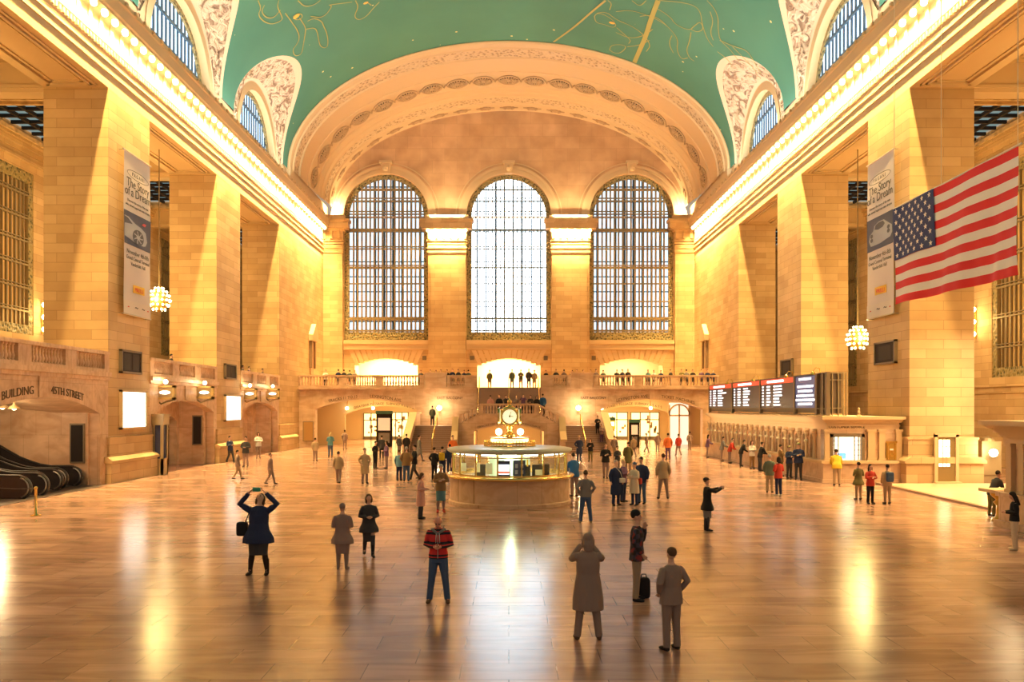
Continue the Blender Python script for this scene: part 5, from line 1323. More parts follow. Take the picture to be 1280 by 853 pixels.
    if bottom == 'trousers':
        q.tube([Vector((0, 0, .80)), Vector((0, 0, .92)), Vector((0, 0, 1.02))], [(.16*w_, .115), (.172*w_, .125), (.158*w_, .115)], 12, up=(1, 0, 0))
        for i, sx in enumerate((1, -1)):
            kn, an = Vector(Lg[i][0]), Vector(Lg[i][1]); hp = Vector((sx*.085, 0, .88))
            q.tube([hp, hp.lerp(kn, .5), kn, kn.lerp(an, .5), an + Vector((0, .005, -.03))], [.105, .092, .074, .066, .064], 10)
        parts['trousers'] = remesh(q, vox, 3, 'trousers')
    elif bottom == 'skirt':
        q.tube([Vector((0, 0, 1.02)), Vector((0, 0, .9)), Vector((0, 0, .7)), Vector((0, -.01, .43))], [(.15*w_, .11), (.175*w_, .13), (.18*w_, .14), (.165*w_, .13)], 14, up=(1, 0, 0))
        parts['skirt'] = remesh(q, vox, 2, 'skirt')
        for i, sx in enumerate((1, -1)):
            kn, an = Vector(Lg[i][0]), Vector(Lg[i][1]); s2 = M()
            s2.tube([kn + Vector((0, 0, .12)), kn, kn.lerp(an, .35), an + Vector((0, 0, .02))], [.075, .066, .066, .046], 10)
            parts['boot_%d' % i] = remesh(s2, vox, 2, 'stocking')
    # top
    q = M(); hem = {'jacket': .80, 'sweater': .88, 'coat': .50, 'long': .42, 'flare': .69}[top]; fl = {'jacket': 1.0, 'sweater': .97, 'coat': 1.12, 'long': 1.12, 'flare': 1.35}[top]
    bul = 1.08 if top in ('jacket', 'coat', 'flare', 'long') else 1.0
    pts = [T((0, 0, 1.485)), T((0, .005, 1.45)), T((0, 0, 1.38)), T((0, 0, 1.25)), T((0, 0, 1.10)), T((0, 0, .96)), Vector((0, 0, hem + (.93-hem)*.45)), Vector((0, 0, hem))]
    q.tube(pts, [(.062, .062), (.125*w_, .085), (.165*w_, .112*bul), (.178*w_, .128*bul), (.158*w_*bul, .118*bul), (.182*w_*bul, .135*bul), (.19*w_*bul*fl, .14*bul*fl), (.195*w_*bul*fl, .15*bul*fl)], 14, up=(1, 0, 0))
    for i, sx in enumerate((1, -1)):
        sh = T((sx*.168*w_, .005, 1.38)); el = T(A[i][0]); wr = T(A[i][1])
        q.tube([T((sx*.07*w_, .005, 1.385)), sh, sh.lerp(el, .4), el, el.lerp(wr, .5), el.lerp(wr, .95)], [.06, .07, .066*bul, .058*bul, .055, .045], 12)
    parts['top'] = remesh(q, vox, 3, 'top')
    # hair
    q = M()
    def hs(c, r, sc, u=14, v=9):
        n = len(q.v); q.sphere((0, 0, 0), r, u, v, sc)
        for i in range(n, len(q.v)): p = q.v[i]; q.v[i] = tuple(Hd((p[0]+c[0], p[1]+c[1], p[2]+c[2])))
    if hair in ('short', 'long', 'bob'):
        hs((0, .018, .192), .1, (.84, .96, .93))
        if hair in ('long', 'bob'):
            ln = -.02 if hair == 'bob' else -.17
            q.tube([Hd((0, .05, .18)), Hd((0, .07, .08)), Hd((0, .075, ln))], [(.085, .05), (.095, .055), (.07, .035)], 10, up=(1, 0, 0))
            for sx in (-1, 1): q.tube([Hd((sx*.06, .01, .2)), Hd((sx*.083, .01, .12)), Hd((sx*.08, .015, .03 if hair == 'bob' else -.07))], [.035, .03, .022], 8)
        parts['hair'] = remesh(q, vox*.8, 2, 'hair')
    if hat:
        q = M()
        if hat == 'beanie': hs((0, .014, .205), .1, (.88, 1.02, .95))
        else:
            hs((0, .012, .205), .1, (.86, 1.0, .85))
            q.tube([Hd((0, -.05, .205)), Hd((0, -.14, .19))], [(.07, .014), (.055, .01)], 10, up=(1, 0, 0))
            if hat == 'ranger': q.tube([Hd((0, .01, .208)), Hd((0, .01, .222))], [(.155, .155), (.15, .15)], 16, up=(1, 0, 0))
        parts['hat'] = remesh(q, vox*.8, 1, 'hat')
    return parts
PCACHE = {}
SKIN = mat('skin_tone_light', (.62, .36, .26), .55); SKIN2 = mat('skin_tone_brown', (.30, .16, .10), .55)
def cloth(c): return mat('cloth_%03d_%03d_%03d' % tuple(int(x*999) for x in c), c, .8, spec=.2)
C_ = {'black': (.018, .017, .02), 'charcoal': (.05, .048, .055), 'navy': (.025, .035, .09), 'blue': (.03, .11, .28), 'denim': (.06, .10, .20), 'grey': (.20, .19, .19), 'white': (.62, .58, .54), 'cream': (.60, .48, .36),
      'brown': (.26, .15, .07), 'tan': (.38, .27, .17), 'khaki': (.34, .25, .18), 'red': (.48, .05, .035), 'orange': (.75, .18, .05), 'pink': (.62, .32, .27), 'yellow': (.70, .45, .04), 'olive': (.14, .12, .05), 'green': (.12, .15, .12),
      'teal': (.10, .22, .26), 'purple': (.15, .08, .16), 'mauve': (.28, .19, .17), 'dusk': (.27, .19, .16), 'skyblue': (.15, .30, .42), 'blond': (.60, .42, .20), 'dark': (.03, .02, .015), 'greyhair': (.35, .32, .3), 'brownhair': (.10, .055, .03)}
NAMEP = {'top': 'jacket', 'hair': 'hair', 'hat': 'hat', 'trousers': 'trousers', 'skirt': 'skirt', 'body': 'body'}
def person(x, y, z, H, face, label, group=None, ctop='black', cbot='charcoal', hairc='dark', shoes='black', skin=None, hatc='black', topmat=None, legc=None, **kw):
    key = tuple(sorted(kw.items()))
    if key not in PCACHE: PCACHE[key] = build_person(**kw)
    P_ = PCACHE[key]
    r = bpy.data.objects.new('person', None); COL.objects.link(r)
    r.location = (x, y, z); r.rotation_euler = (0, 0, R(face)); k = H/1.75; r.scale = (k, k, k)
    tag(r, label, 'person', group)
    OFF[r.name] = (0, 0, 0)
    cols = {'body': skin or SKIN, 'top': topmat or cloth(C_[ctop]), 'trousers': cloth(C_[cbot]), 'skirt': cloth(C_[cbot]), 'hair': cloth(C_[hairc]), 'hat': cloth(C_[hatc])}
    res = {}
    for nm, me in P_.items():
        base = nm.split('_')[0]
        pn = {'shoe': 'shoe', 'boot': 'stocking'}.get(base, NAMEP.get(nm, nm))
        if pn == 'jacket': pn = {'jacket': 'jacket', 'sweater': 'sweater'}.get(kw.get('top', 'jacket'), 'coat')
        if nm == 'top': pn = {'jacket': 'jacket', 'sweater': 'sweater'}.get(kw.get('top', 'jacket'), 'coat')
        o = bpy.data.objects.new(pn, me); COL.objects.link(o); o.parent = r
        if not me.materials: me.materials.append(None)
        o.material_slots[0].link = 'OBJECT'
        o.material_slots[0].material = cols.get(nm) or cloth(C_[shoes] if base == 'shoe' else C_[legc or 'black'])
        res[nm] = o
    return r, res
def floor_at(px, py, z=0):
    Y = (3.7-z)*1000/(py-510); return (px-636)*Y/1000, Y
def ppl(px, yf, yh, face, label, z=0, Y=None, H=None, **kw):
    if Y is None: X, Y = floor_at(px, yf, z)
    else: X = (px-636)*Y/1000
    if H is None: H = (yf-yh)*Y/1000
    H = min(1.88, max(1.5, H))
    return person(X, Y, z, H, face, label, **kw)

def stripes(name, cols, per, ax=2, base=0):
    m, nt, b = nodemat(name); t = N(nt, 'ShaderNodeTexCoord'); sp = N(nt, 'ShaderNodeSeparateXYZ'); nt.links.new(t.outputs['Object'], sp.inputs[0])
    d = N(nt, 'ShaderNodeMath', operation='DIVIDE'); d.inputs[1].default_value = per; nt.links.new(sp.outputs[ax], d.inputs[0])
    f = N(nt, 'ShaderNodeMath', operation='FRACT'); nt.links.new(d.outputs[0], f.inputs[0])
    r = N(nt, 'ShaderNodeValToRGB'); r.color_ramp.interpolation = 'CONSTANT'; e = r.color_ramp.elements
    e[0].position, e[0].color = 0, (*cols[0][1], 1); e[1].position, e[1].color = cols[1][0], (*cols[1][1], 1)
    for p, c in cols[2:]: x = e.new(p); x.color = (*c, 1)
    nt.links.new(f.outputs[0], r.inputs[0]); nt.links.new(r.outputs[0], b.inputs['Base Color']); b.inputs['Roughness'].default_value = .85
    return m
def plaid(name, c1, c2, c3):
    m, nt, b = nodemat(name); t = N(nt, 'ShaderNodeTexCoord'); ck = N(nt, 'ShaderNodeTexChecker'); ck.inputs['Scale'].default_value = 7
    mp = N(nt, 'ShaderNodeMapping'); nt.links.new(t.outputs['Object'], mp.inputs[0]); mp.inputs['Scale'].default_value = (.9, .9, 1.7); nt.links.new(mp.outputs[0], ck.inputs[0])
    no = N(nt, 'ShaderNodeTexNoise'); no.inputs['Scale'].default_value = 7; nt.links.new(t.outputs['Object'], no.inputs[0])
    ck.inputs[1].default_value = (*c1, 1); ck.inputs[2].default_value = (*c2, 1)
    r = ramp(nt, [(.56, (0, 0, 0)), (.6, (1, 1, 1))]); nt.links.new(no.outputs[0], r.inputs[0])
    mx = N(nt, 'ShaderNodeMixRGB'); nt.links.new(r.outputs[0], mx.inputs[0]); nt.links.new(ck.outputs[0], mx.inputs[1]); mx.inputs[2].default_value = (*c3, 1)
    nt.links.new(mx.outputs[0], b.inputs['Base Color']); b.inputs['Roughness'].default_value = .85
    return m
def rbox(m, c, s_, n=12, e=.35):
    """rounded box"""
    def f(t, w): v = cos(t) if w == 0 else sin(t); return math.copysign(abs(v)**e, v)
    return m.grid(lambda u, v_: (c[0]+s_[0]*f(2*pi*u, 0)*abs(cos(-pi/2+pi*v_))**e, c[1]+s_[1]*f(2*pi*u, 1)*abs(cos(-pi/2+pi*v_))**e, c[2]+s_[2]*f(-pi/2+pi*v_, 1)), n*2, n)
def local(r, p):
    k = r.scale[0]; a = r.rotation_euler[2]; x, y, z = p
    return (r.location[0] + k*(x*cos(a)-y*sin(a)), r.location[1] + k*(x*sin(a)+y*cos(a)), r.location[2] + k*z)
def prop(r, m, name, label, cat, mt, extra=None):
    """a carried thing, modelled in the carrier's own space"""
    m.move(lambda p: local(r, p)); o = m.build(name, mt, None, True, origin='base'); tag(o, label, cat)
    for nm, m2, mt2 in (extra or ()): m2.move(lambda p: local(r, p)); m2.build(nm, mt2, o, True)
    return o
def face_bits(r, nod=0, turn=0, beard=None, hx=0):
    cn, sn, ct, st_ = cos(R(nod)), sin(R(nod)), cos(R(turn)), sin(R(turn))
    def Hd(p):
        x, y, z = p; y, z = y*cn - z*sn, z*cn + y*sn; x, y = x*ct - y*st_, x*st_ + y*ct; return (x, y, z+1.50)
    for sx in (-1, 1):
        e = M().sphere((0, 0, 0), .011, 8, 6, (1.3, .6, .8)).move(lambda p: Hd((p[0]+sx*.03, p[1]-.086, p[2]+.172))); e.build('eye', mat('eye_dark', (.03, .02, .02), .3), r, True)
        e = M().sphere((0, 0, 0), .012, 8, 6, (1.6, .5, .35)).move(lambda p: Hd((p[0]+sx*.03, p[1]-.088, p[2]+.192))); e.build('eyebrow', mat('brow', (.10, .05, .03), .7), r, True)
    e = M().sphere((0, 0, 0), .014, 8, 6, (1.8, .5, .45)).move(lambda p: Hd((p[0], p[1]-.098, p[2]+.108))); e.build('mouth', mat('lips', (.42, .12, .10), .5), r, True)

# --- near figures
r, q = ppl(323, 719, 617, 0, 'person in navy jacket and grey skirt arching back to photograph the vault overhead', arms='up', legs='apart', top='flare', bottom='skirt', hair='bob', nod=-38, lean=-6, vox=.012, wide=1.22, ctop='navy', cbot='charcoal', hairc='brownhair', shoes='dark', legc='dark')
face_bits(r, -38)
prop(r, M().box(-.085, .085, -.135, -.115, 1.80, 1.89), 'smartphone', 'green-cased phone held overhead by the navy-jacketed person', 'phone', mat('green_phone_case', (.03, .30, .22), .4))
prop(r, rbox(M(), (-.36, .04, .98), (.12, .06, .15)), 'handbag', 'dark handbag hanging at the side of the navy-jacketed person', 'bag', cloth(C_['black']), [('strap', M().tube([(-.3, .04, 1.10), (-.22, .03, 1.3), (-.16, 0, 1.47)], .012, 6), cloth(C_['black']))])
hood = stripes('red_black_striped_knit', [(0, (.62, .03, .03)), (.42, (.015, .012, .02)), (.62, (.62, .03, .03)), (.70, (.015, .012, .02)), (.86, (.62, .03, .03))], .25)
r, q = ppl(548, 753.5, 643, 0, 'bald person in red and black striped hoodie looking down at a phone', arms='phone', legs='apart', top='sweater', bottom='trousers', hair='none', nod=42, vox=.012, wide=1.06, topmat=hood, cbot='denim', shoes='brownhair', skin=mat('rosy_skin', (.72, .32, .22), .5))
face_bits(r, 42)
M().tube([(-.09, .06, 1.44), (-.12, -.01, 1.45), (-.08, -.09, 1.43), (0, -.13, 1.38), (.08, -.09, 1.43), (.12, -.01, 1.45), (.09, .06, 1.44)], .028, 8).build('hood_collar', cloth(C_['grey']), r, True)
for sx in (-1, 1): M().tube([(sx*.03, -.135, 1.39), (sx*.035, -.15, 1.3), (sx*.04, -.15, 1.2)], .007, 6).build('drawstring', cloth(C_['white']), r, True)
M().box(-.006, .006, -.148, -.135, .9, 1.36).build('zip', mat('grey_zip', (.5, .45, .45), .4), r)
prop(r, M().box(-.035, .035, -.33, -.25, 1.15, 1.163), 'smartphone', 'dark phone held low by the bald person in the striped hoodie', 'phone', DARKGL)
r, q = ppl(796, 751, 640, 78, 'person in black beanie, plaid jacket and khaki trousers with a hand to the mouth', arms='mouth', legs='stand', top='jacket', bottom='trousers', hair='short', hat='beanie', nod=-4, vox=.012, wide=1.1, topmat=plaid('dark_plaid', (.025, .018, .022), (.05, .04, .07), (.26, .03, .03)), cbot='khaki', hatc='black', shoes='black')
face_bits(r, -4)
bx_, by_ = floor_at(806, 749.5)
m_ = rbox(M(), (bx_, by_+.12, .2), (.12, .09, .2)); o = m_.build('shoulder_bag', cloth(C_['black']), None, True, 'base'); tag(o, 'black bag standing on the floor at the feet of the person in the beanie', 'bag')
M().tube([(bx_-.06, by_+.12, .36), (bx_-.04, by_+.12, .46), (bx_+.04, by_+.12, .46), (bx_+.06, by_+.12, .36)], .012, 6).build('handle', cloth(C_['charcoal']), o, True)
r, q = ppl(735, 800, 668, 180, 'person in dusky brown knee-length coat in the foreground, arms lifted', arms='photo', legs='apart', top='coat', bottom='trousers', hair='bob', vox=.012, wide=1.12, ctop='dusk', cbot='dusk', hairc='dusk', shoes='brownhair')
r, q = ppl(839, 813, 686, 205, 'person in dark brownish suit seen from behind, nearest to the camera', arms='pocket', legs='stand', top='jacket', bottom='trousers', hair='short', vox=.012, wide=1.08, ctop='dusk', cbot='dusk', hairc='brownhair', shoes='dark')
r, q = ppl(428, 712, 634, 180, 'person in muted brown dress-coat, left of the person in the black flared coat', arms='phone', legs='stand', top='flare', bottom='skirt', hair='short', vox=.014, wide=1.1, ctop='mauve', cbot='mauve', hairc='dusk', shoes='dusk', legc='dusk')
r, q = ppl(461, 696, 619, 15, 'person in black flared coat and dark tights looking toward the camera', arms='phone', legs='walk', top='flare', bottom='skirt', hair='bob', vox=.014, ctop='charcoal', cbot='charcoal', hairc='brownhair', shoes='black', legc='charcoal')
r, q = ppl(884, 664, 598, 95, 'person in cap and black swing coat holding up a camera toward the ticket windows', arms='reach', legs='stand', top='flare', bottom='skirt', hair='short', hat='cap', vox=.014, nod=-8, ctop='black', cbot='grey', hatc='black', hairc='brownhair', legc='charcoal')
prop(r, M().box(-.06, .06, -.56, -.52, 1.38, 1.46), 'camera', 'small camera held out by the person in the cap and swing coat', 'camera', DARKGL)
r, q = ppl(526, 649, 592, 80, 'person in pale pink knee-length coat looking at a phone, beside the booth', arms='phone', legs='stand', top='coat', bottom='trousers', hair='bob', nod=18, vox=.016, ctop='pink', cbot='charcoal', hairc='brownhair', shoes='black')
r, q = ppl(551, 641, 581, 10, 'person in brown jacket and blue skirt standing at the left edge of the booth', arms='fold', legs='stand', top='jacket', bottom='skirt', hair='short', nod=20, vox=.016, ctop='brown', cbot='teal', hairc='greyhair', shoes='red', legc='mauve')
r, q = ppl(732, 654, 589, 185, 'person in pale grey sweater and jeans seen from behind, right of the booth', arms='pocket', legs='apart', top='sweater', bottom='trousers', hair='short', vox=.016, wide=1.12, ctop='grey', cbot='denim', hairc='brownhair', shoes='tan')
r, q = ppl(718, 621, 567, 200, 'person in bright blue jacket leaning on the booth counter, right end', arms='lean', legs='stand', top='jacket', bottom='trousers', hair='short', vox=.018, wide=1.1, lean=12, ctop='blue', cbot='mauve', hairc='dark')
r, q = ppl(770, 632, 576, 20, 'person in long black coat with pale shoulder bag, in the group of four', arms='down', legs='stand', top='long', bottom='trousers', hair='short', vox=.016, ctop='navy', cbot='navy', hairc='greyhair')
prop(r, rbox(M(), (.2, -.14, .98), (.13, .05, .09)), 'handbag', 'pale handbag on the person in the long black coat', 'bag', cloth(C_['white']), [('strap', M().tube([(.2, -.14, 1.06), (.12, -.14, 1.3), (-.05, -.06, 1.5)], .012, 6), cloth(C_['white']))])
r, q = ppl(779, 628, 575, 55, 'person in dark blue-grey jacket half hidden in the group of four', arms='fold', legs='stand', top='jacket', bottom='trousers', hair='short', vox=.02, ctop='purple', cbot='navy', hairc='blond')
r, q = ppl(793, 632, 579, -50, 'person in cream knee-length coat with red shoulder bag and blue hat', arms='fold', legs='stand', top='coat', bottom='trousers', hair='short', hat='beanie', vox=.016, ctop='cream', cbot='navy', hatc='denim')
prop(r, rbox(M(), (.16, .15, 1.0), (.09, .06, .13)), 'shoulder_bag', 'red bag hanging behind the person in the cream coat', 'bag', cloth((.40, .05, .04)), [('strap', M().tube([(.15, .14, 1.12), (.12, .1, 1.3), (.12, .02, 1.46)], .012, 6), cloth((.40, .05, .04)))])
r, q = ppl(802, 630, 572, -35, 'tall dark-haired person in navy jacket and blue jeans beside the cream coat', arms='down', legs='stand', top='jacket', bottom='trousers', hair='short', nod=15, vox=.016, ctop='navy', cbot='denim', hairc='dark')
r, q = ppl(829, 624, 568, 180, 'person in grey-green jacket walking away, alone between the group of four and the ticket office', arms='down', legs='apart', top='jacket', bottom='trousers', hair='short', vox=.018, ctop='tan', cbot='dusk', hairc='brownhair')
r, q = ppl(1268, 688, 617, 245, 'long-haired person in dark navy jacket and pale trousers at the right edge of the photo', arms='phone', legs='stand', top='sweater', bottom='trousers', hair='long', nod=20, vox=.014, ctop='black', cbot='cream', hairc='dark', shoes='cream')
r, q = ppl(1240, 640, 592, 100, 'person in dark clothes stooping over the desk behind the nearer ticket office', Y=27.2, H=1.6, arms='lean', legs='stand', top='jacket', bottom='trousers', hair='short', lean=28, vox=.02, ctop='charcoal', cbot='olive')

# --- figures of the middle distance
MID = [
 (508, 602, 559, 180, 'person in tan jacket and jeans from behind, middle of a trio near the left stair', dict(ctop='brown', cbot='denim', hairc='greyhair', wide=1.15, arms='pocket')),
 (499, 601, 563, 160, 'person in light blue jacket, left member of the trio near the left stair', dict(ctop='skyblue', cbot='navy', hairc='brownhair', arms='down')),
 (518, 600, 557, -70, 'person in black jacket, right member of the trio near the left stair', dict(ctop='black', cbot='charcoal', arms='phone', legs='walk')),
 (469, 586, 552, 60, 'person in black reading from folded hands in front of the dark kiosk', dict(ctop='black', cbot='black', arms='phone', nod=15)),
 (483, 586, 552, -70, 'person in dark grey coat facing the black-clad reader', dict(ctop='purple', cbot='mauve', arms='phone', hair='bob')),
 (477, 574, 545, 200, 'person in black behind the pair near the dark kiosk', dict(ctop='charcoal', cbot='black', arms='down')),
 (413, 571, 541, 200, 'blond person in blue top standing alone near the left passage', dict(ctop='teal', cbot='denim', hairc='blond', hair='bob', arms='phone')),
 (431, 562, 538, 170, 'person in muted brown in the mouth of the left passage, by its side wall', dict(ctop='dusk', cbot='dusk', arms='down')),
 (423, 605, 565, 180, 'person in blurred grey-brown jacket and trousers walking left of the trio', dict(ctop='tan', cbot='mauve', arms='down', legs='walk')),
 (456, 605, 561, 30, 'person in beige coat with dark bag arm walking between two groups on the left', dict(ctop='tan', cbot='mauve', arms='pocket', top='coat')),
 (499, 570, 544, 150, 'person in dark clothes before the foot of the left stair parapet', dict(ctop='charcoal', cbot='mauve', arms='down')),
 (508, 571, 543, 190, 'person in black sweater before the foot of the left stair parapet, seen from behind', dict(ctop='black', cbot='black', arms='down')),
 (524, 577, 545, 90, 'person in pale grey coat walking at the foot of the left stair', dict(ctop='grey', cbot='grey', top='coat', legs='walk')),
 (543, 600, 560, 150, 'person in black jacket next to the yellow backpack wearer, left of the booth', dict(ctop='black', cbot='black', arms='pocket')),
 (553, 598, 559, 175, 'person wearing a bright yellow backpack over a navy jacket, left of the booth', dict(ctop='navy', cbot='navy', arms='fold', pack='yellow')),
 (562, 592, 556, 200, 'person in dark navy jacket close to the left end of the booth', dict(ctop='navy', cbot='navy', arms='down')),
 (566, 580, 545, 15, 'person in orange safety vest behind the booth, by the inner stair parapet', dict(ctop='orange', cbot='navy', arms='down')),
 (567, 602, 568, 100, 'person in pink hooded top partly behind the left end of the booth', dict(ctop='pink', cbot='mauve', arms='down')),
 (724, 577, 545, 20, 'person in dark suit standing at the foot of the right stair', dict(ctop='navy', cbot='navy', top='coat', hairc='blond', arms='pocket')),
 (738, 577, 549, -20, 'person in black with folded arms at the foot of the right stair', dict(ctop='black', cbot='olive', arms='fold', hair='bob')),
 (757, 598, 555, 0, 'person in black vest over red sleeves near the right stair parapet', dict(ctop='black', cbot='mauve', arms='fold', legs='cross', hairc='brownhair')),
 (772, 592, 558, 30, 'person in black top with red collar beside the person in the black vest', dict(ctop='charcoal', cbot='dusk', arms='phone', hairc='brownhair')),
 (785, 590, 553, 180, 'person in olive brown coat behind the group of four', dict(ctop='olive', cbot='dusk', top='coat', arms='down')),
 (792, 572, 545, 200, 'person in grey clothes crossing before the right passage', dict(ctop='tan', cbot='dusk', legs='walk')),
 (768, 572, 545, 160, 'person in pale brown crossing beside the right stair parapet', dict(ctop='dusk', cbot='tan', legs='walk')),
 (808, 566, 542, 100, 'person in dark brown walking past the kiosk of the right passage', dict(ctop='dusk', cbot='mauve', legs='walk')),
 (835, 575, 541, 180, 'person in orange-red jacket under the TICKET MACHINES lettering', dict(ctop='orange', cbot='purple', arms='down')),
 (848, 570, 543, 200, 'person in dull red jacket between the orange jacket and the ticket office', dict(ctop='red', cbot='dusk', legs='walk')),
 (822, 565, 541, 170, 'person in muted plum clothes in the mouth of the right passage', dict(ctop='mauve', cbot='mauve', arms='down')),
 (862, 563, 540, 190, 'person in brown clothes before the glazed doorway', dict(ctop='dusk', cbot='dusk', arms='down')),
 (884, 596, 543, 75, 'slim person in dark hooded coat leaning toward the far end of the ticket counter', dict(ctop='purple', cbot='mauve', arms='lean', lean=10, hair='long')),
 (902, 577, 556, 75, 'person in pale jacket at the ticket counter, second from its far end', dict(ctop='grey', cbot='mauve', arms='lean', lean=14, Yf=None)),
 (912, 578, 551, 60, 'person in red top stretched over the ticket counter', dict(ctop='red', cbot='mauve', arms='lean', lean=24)),
 (926, 579, 554, 80, 'person in black jacket bent over the ticket counter', dict(ctop='black', cbot='charcoal', arms='lean', lean=24)),
 (940, 582, 553, 20, 'dark-haired person in white top with back against the ticket counter', dict(ctop='white', cbot='brown', arms='fold', hair='long')),
 (950, 584, 554, 100, 'person in black leaning with one elbow on the counter, beside the white top', dict(ctop='black', cbot='charcoal', arms='lean', lean=15)),
 (976, 592, 556, 90, 'person in brown jacket at the counter behind the couple in green and red', dict(ctop='brown', cbot='olive', arms='fold')),
 (986.5, 598, 558, 20, 'officer in dark blue uniform and peaked hat, left one of the two', dict(ctop='navy', cbot='charcoal', arms='fold', hat='ranger', hatc='olive')),
 (998, 600, 554, -20, 'officer in dark blue uniform and broad hat, right one of the two', dict(ctop='navy', cbot='charcoal', arms='fold', hat='ranger', hatc='olive', wide=1.1)),
 (962, 616, 569, 150, 'bare-headed person in grey-green coat, left half of the couple before the counter', dict(ctop='green', cbot='tan', arms='down', hairc='greyhair')),
 (973, 620, 572, 200, 'person in red jacket and dark leggings, right half of the couple before the counter', dict(ctop='red', cbot='navy', arms='phone', hair='bob', shoes='white')),
 (1046, 607, 561, 165, 'person in yellow jacket and tan trousers bent over the customer service counter', dict(ctop='yellow', cbot='tan', arms='lean', lean=26, wide=1.15)),
 (1073, 625, 580, 190, 'person in dark grey-brown coat, left of the red coat near customer service', dict(ctop='olive', cbot='tan', top='flare', arms='phone')),
 (1088, 630, 583, 10, 'person in red coat and dark trousers facing the camera near customer service', dict(ctop='red', cbot='black', top='jacket', arms='fold', hair='long')),
 (1109, 630, 582, 185, 'person in tan coat with big blue-grey backpack near the mailbox', dict(ctop='tan', cbot='tan', arms='down', wide=1.1, pack='denim')),
 (288, 577, 544, 60, 'person in blue jacket leaning against the second left pier', dict(ctop='navy', cbot='charcoal', arms='phone', lean=-6, legs='walk')),
 (307, 584, 545, 0, 'person in patterned dark jacket holding a bag, middle of three by the left wall', dict(ctop='charcoal', cbot='mauve', arms='phone')),
 (323, 573, 539, 20, 'person in white jacket, third of the trio beside the second left archway', dict(ctop='white', cbot='dusk', arms='fold', hair='bob')),
 (297, 600, 567, 100, 'person in muted grey walking past the lit poster pier', dict(ctop='dusk', cbot='tan', arms='down', legs='walk')),
 (338, 606, 568, 90, 'person in brown-grey crossing the floor left of centre, behind the skirted photographer', dict(ctop='mauve', cbot='dusk', arms='down', legs='walk')),
 (394, 577, 548, 180, 'person in pale brown clothes alone between the notice board and the left passage', dict(ctop='tan', cbot='dusk', arms='down')),
]
for px, yf, yh, fa, lab, d in MID:
    d = dict(d); pack = d.pop('pack', None); d.pop('Yf', None)
    if 880 < px < 980 and 'counter' in lab and 'couple before' not in lab:
        Yc = 14.7*1000/(px-636); yf = 510 + 3700/Yc
        d['Y'] = Yc; d['H'] = 1.7
    if px == 288: d['Y'] = 18.75*1000/348
    vox = .02 if yf > 590 else .026
    a = dict(arms='down', legs='stand', top='jacket', bottom='trousers', hair='short', vox=vox); a.update(d)
    r, q = ppl(px, yf, yh, fa, lab, **a)
    if pack:
        prop(r, rbox(M(), (0, .22, 1.22), (.16, .09, .22)), 'backpack', '%s backpack on the back of a person %s' % (('bright yellow', 'beside the booth') if pack == 'yellow' else ('blue-grey', 'near the mailbox')), 'backpack', cloth(C_[pack]), [('pocket', rbox(M(), (0, .31, 1.14), (.11, .03, .1)), cloth(C_[pack]))])
# persons on the stairs, landing and balconies
UP = [
 (540.5, 533, 1.75, 2.1, 72.2, 180, 'person in dark green jacket standing alone at the head of the left stair flight', dict(ctop='green', cbot='black')),
 (747, 545, 1.65, 1.35, 69.2, 0, 'person in black sitting out on the right stair beside its outer parapet', dict(ctop='black', cbot='black', arms='fold')),
 (752, 553, 1.6, .7, 67.7, 20, 'person in mauve on the lower steps of the right stair, by the parapet', dict(ctop='mauve', cbot='purple', arms='fold')),
 (613, 0, 1.7, 3.05, 67.9, 190, 'person in pink top on the stair landing, leftmost of the row behind the clock', dict(ctop='pink', cbot='mauve')),
 (624, 0, 1.72, 3.05, 67.9, 0, 'person in black on the stair landing just left of the clock finial', dict(ctop='black', cbot='black')),
 (632.5, 0, 1.7, 3.05, 67.9, 10, 'person in dark jacket on the stair landing directly behind the clock finial', dict(ctop='charcoal', cbot='black', arms='photo')),
 (645, 0, 1.7, 3.05, 67.9, 0, 'person in grey jacket on the landing right of the clock finial', dict(ctop='mauve', cbot='charcoal', arms='phone')),
 (654, 0, 1.78, 3.05, 67.9, 0, 'person taking a photo with raised hands on the stair landing', dict(ctop='purple', cbot='charcoal', arms='photo')),
 (663, 0, 1.7, 3.05, 67.9, -10, 'person in dark top on the landing between the photographer and the blue jacket', dict(ctop='charcoal', cbot='black', arms='phone')),
 (671, 0, 1.65, 3.05, 67.9, 10, 'long-haired person in black beside the bright blue jacket on the landing', dict(ctop='black', cbot='black', hair='long')),
 (678.5, 0, 1.82, 3.05, 68.4, 170, 'person in bright blue jacket at the right end of the stair landing', dict(ctop='blue', cbot='black', wide=1.1)),
 (612, 0, 1.75, 5.6, 77.5, 180, 'person in grey-green in the bright central balcony opening, leftmost', dict(ctop='olive', cbot='olive')),
 (640, 0, 1.85, 5.6, 78, 180, 'tall person in the middle of the bright central balcony opening', dict(ctop='green', cbot='green')),
 (651, 0, 1.75, 5.6, 76.5, 0, 'person in grey with a pale panel before them in the central balcony opening', dict(ctop='olive', cbot='tan', arms='fold')),
 (661, 0, 1.78, 5.6, 76, 0, 'person in dark clothes, sharpest figure in the central balcony opening', dict(ctop='charcoal', cbot='charcoal')),
 (668, 0, 1.75, 5.6, 78, 0, 'pale figure at the right side of the central balcony opening', dict(ctop='tan', cbot='tan')),
]
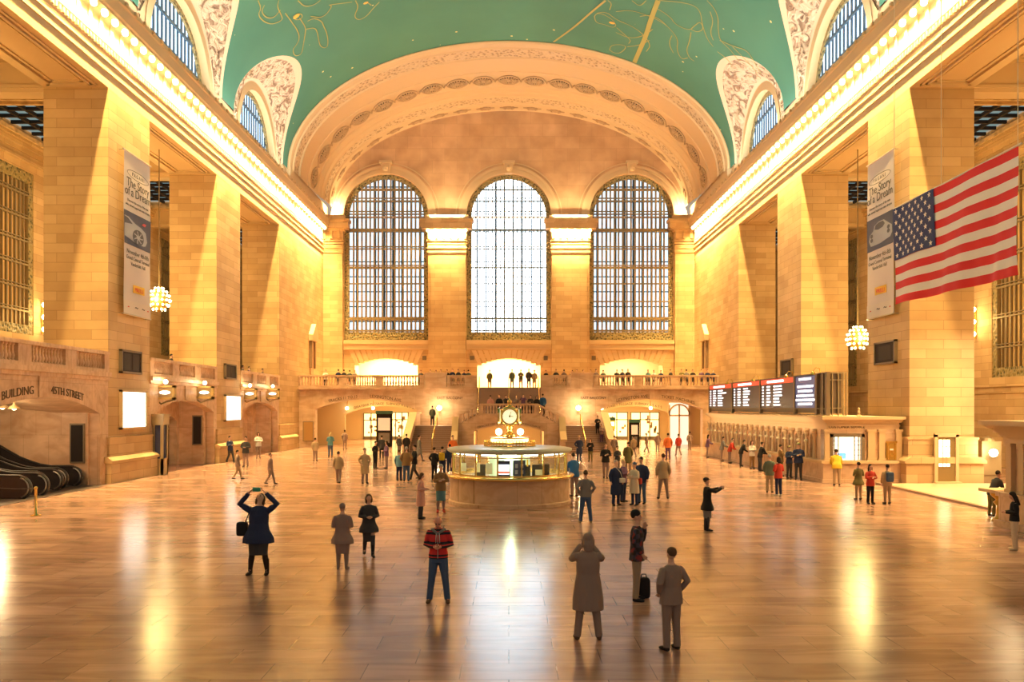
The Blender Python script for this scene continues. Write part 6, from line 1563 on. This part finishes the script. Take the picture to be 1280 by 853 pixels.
BALC = [(407, 'white', 0), (423, 'navy', 180), (430, 'charcoal', 170), (437, 'green', 180), (443.5, 'mauve', 0), (526, 'grey', 0), (538, 'charcoal', 20), (545, 'black', 0), (551, 'navy', 0), (558.5, 'black', -20), (565.5, 'navy', 0), (573, 'charcoal', 40), (580, 'navy', 0), (585.5, 'green', 180),
        (682.5, 'black', 30), (695, 'charcoal', 0), (705, 'mauve', 180), (715, 'dusk', -40), (721, 'black', 0), (729, 'navy', 20), (738, 'charcoal', -30), (745, 'mauve', 0), (754, 'green', 180), (771, 'charcoal', 0), (778, 'navy', 20), (785, 'black', 0), (810, 'teal', 0), (817.5, 'white', 20), (826, 'navy', -20), (838.5, 'charcoal', 40), (852, 'olive', 0), (858, 'grey', 180), (866, 'black', 0), (877, 'purple', 10), (884.5, 'navy', 0), (891.5, 'navy', -20)]
BL = {407: 'beside the left side wall', 423: 'first of three by the left niche', 430: 'middle of three by the left niche', 437: 'third of three by the left niche', 443.5: 'left end of the glowing archway', 526: 'just right of the glowing left archway',
 538: 'left end of the group over the left pedestal', 545: 'second in the group over the left pedestal', 551: 'third in the group over the left pedestal', 558.5: 'fourth in the group over the left pedestal', 565.5: 'at the right edge of the left pedestal', 573: 'leftmost over the short left balustrade', 580: 'middle one over the short left balustrade', 585.5: 'nearest the left side of the central opening',
 682.5: 'nearest the right side of the central opening', 695: 'over the short right balustrade', 705: 'just before the right pedestal', 715: 'at the left edge of the right pedestal', 721: 'over the middle of the right pedestal', 729: 'third over the right pedestal', 738: 'at the right edge of the right pedestal', 745: 'just right of the right pedestal', 754: 'at the left end of the right archway',
 771: 'left of three before the right archway', 778: 'middle of three before the right archway', 785: 'right of three before the right archway', 810: 'under the right window, left of a white jacket', 817.5: 'before the right edge of the right archway', 826: 'beside the white jacket at the right archway', 838.5: 'between the right archway and the corner pilaster', 852: 'before the right corner pilaster', 858: 'just right of the corner pilaster', 866: 'next to a grey jacket near the right niche', 877: 'below the right wall niche', 884.5: 'left of two by the right side wall', 891.5: 'right of two by the right side wall'}
for px, c, fa in BALC:
    UP.append((px, 0, 1.62 + .12*random.random(), 5.6, 75.35 + .25*random.random(), fa, 'person in %s at the balcony rail, %s' % (c if c not in ('dusk', 'mauve', 'olive') else {'dusk': 'brown', 'mauve': 'dull mauve', 'olive': 'olive'}[c], BL[px]), dict(ctop=c, cbot='charcoal', arms='fold' if fa == 0 else 'down')))
for px, y_, w_, c in ((212.5, 47.0, 'left gallery between the two nearest left piers', 'black'), (302, 59.8, 'second left gallery, nearest the pier', 'charcoal'), (310, 62.0, 'second left gallery, middle one', 'purple'), (327, 65.5, 'second left gallery, farthest one', 'dusk')):
    UP.append((px, 0, 1.62, 5.36, None, 100, 'person in %s at the rail of the %s' % ({'dusk': 'brown'}.get(c, c), w_), dict(ctop=c, cbot='charcoal', arms='lean', lean=10, X=-20.7, top='jacket')))
for px, py_, H, z, Y, fa, lab, d in UP:
    d = dict(d); X = d.pop('X', None)
    if X is not None: Y = X*1000/(px-636); x = X
    else: x = (px-636)*Y/1000
    a = dict(arms='down', legs='stand', top='jacket', bottom='trousers', hair='short', vox=.03); a.update(d)
    person(x, Y, z, H, fa, lab, **a)
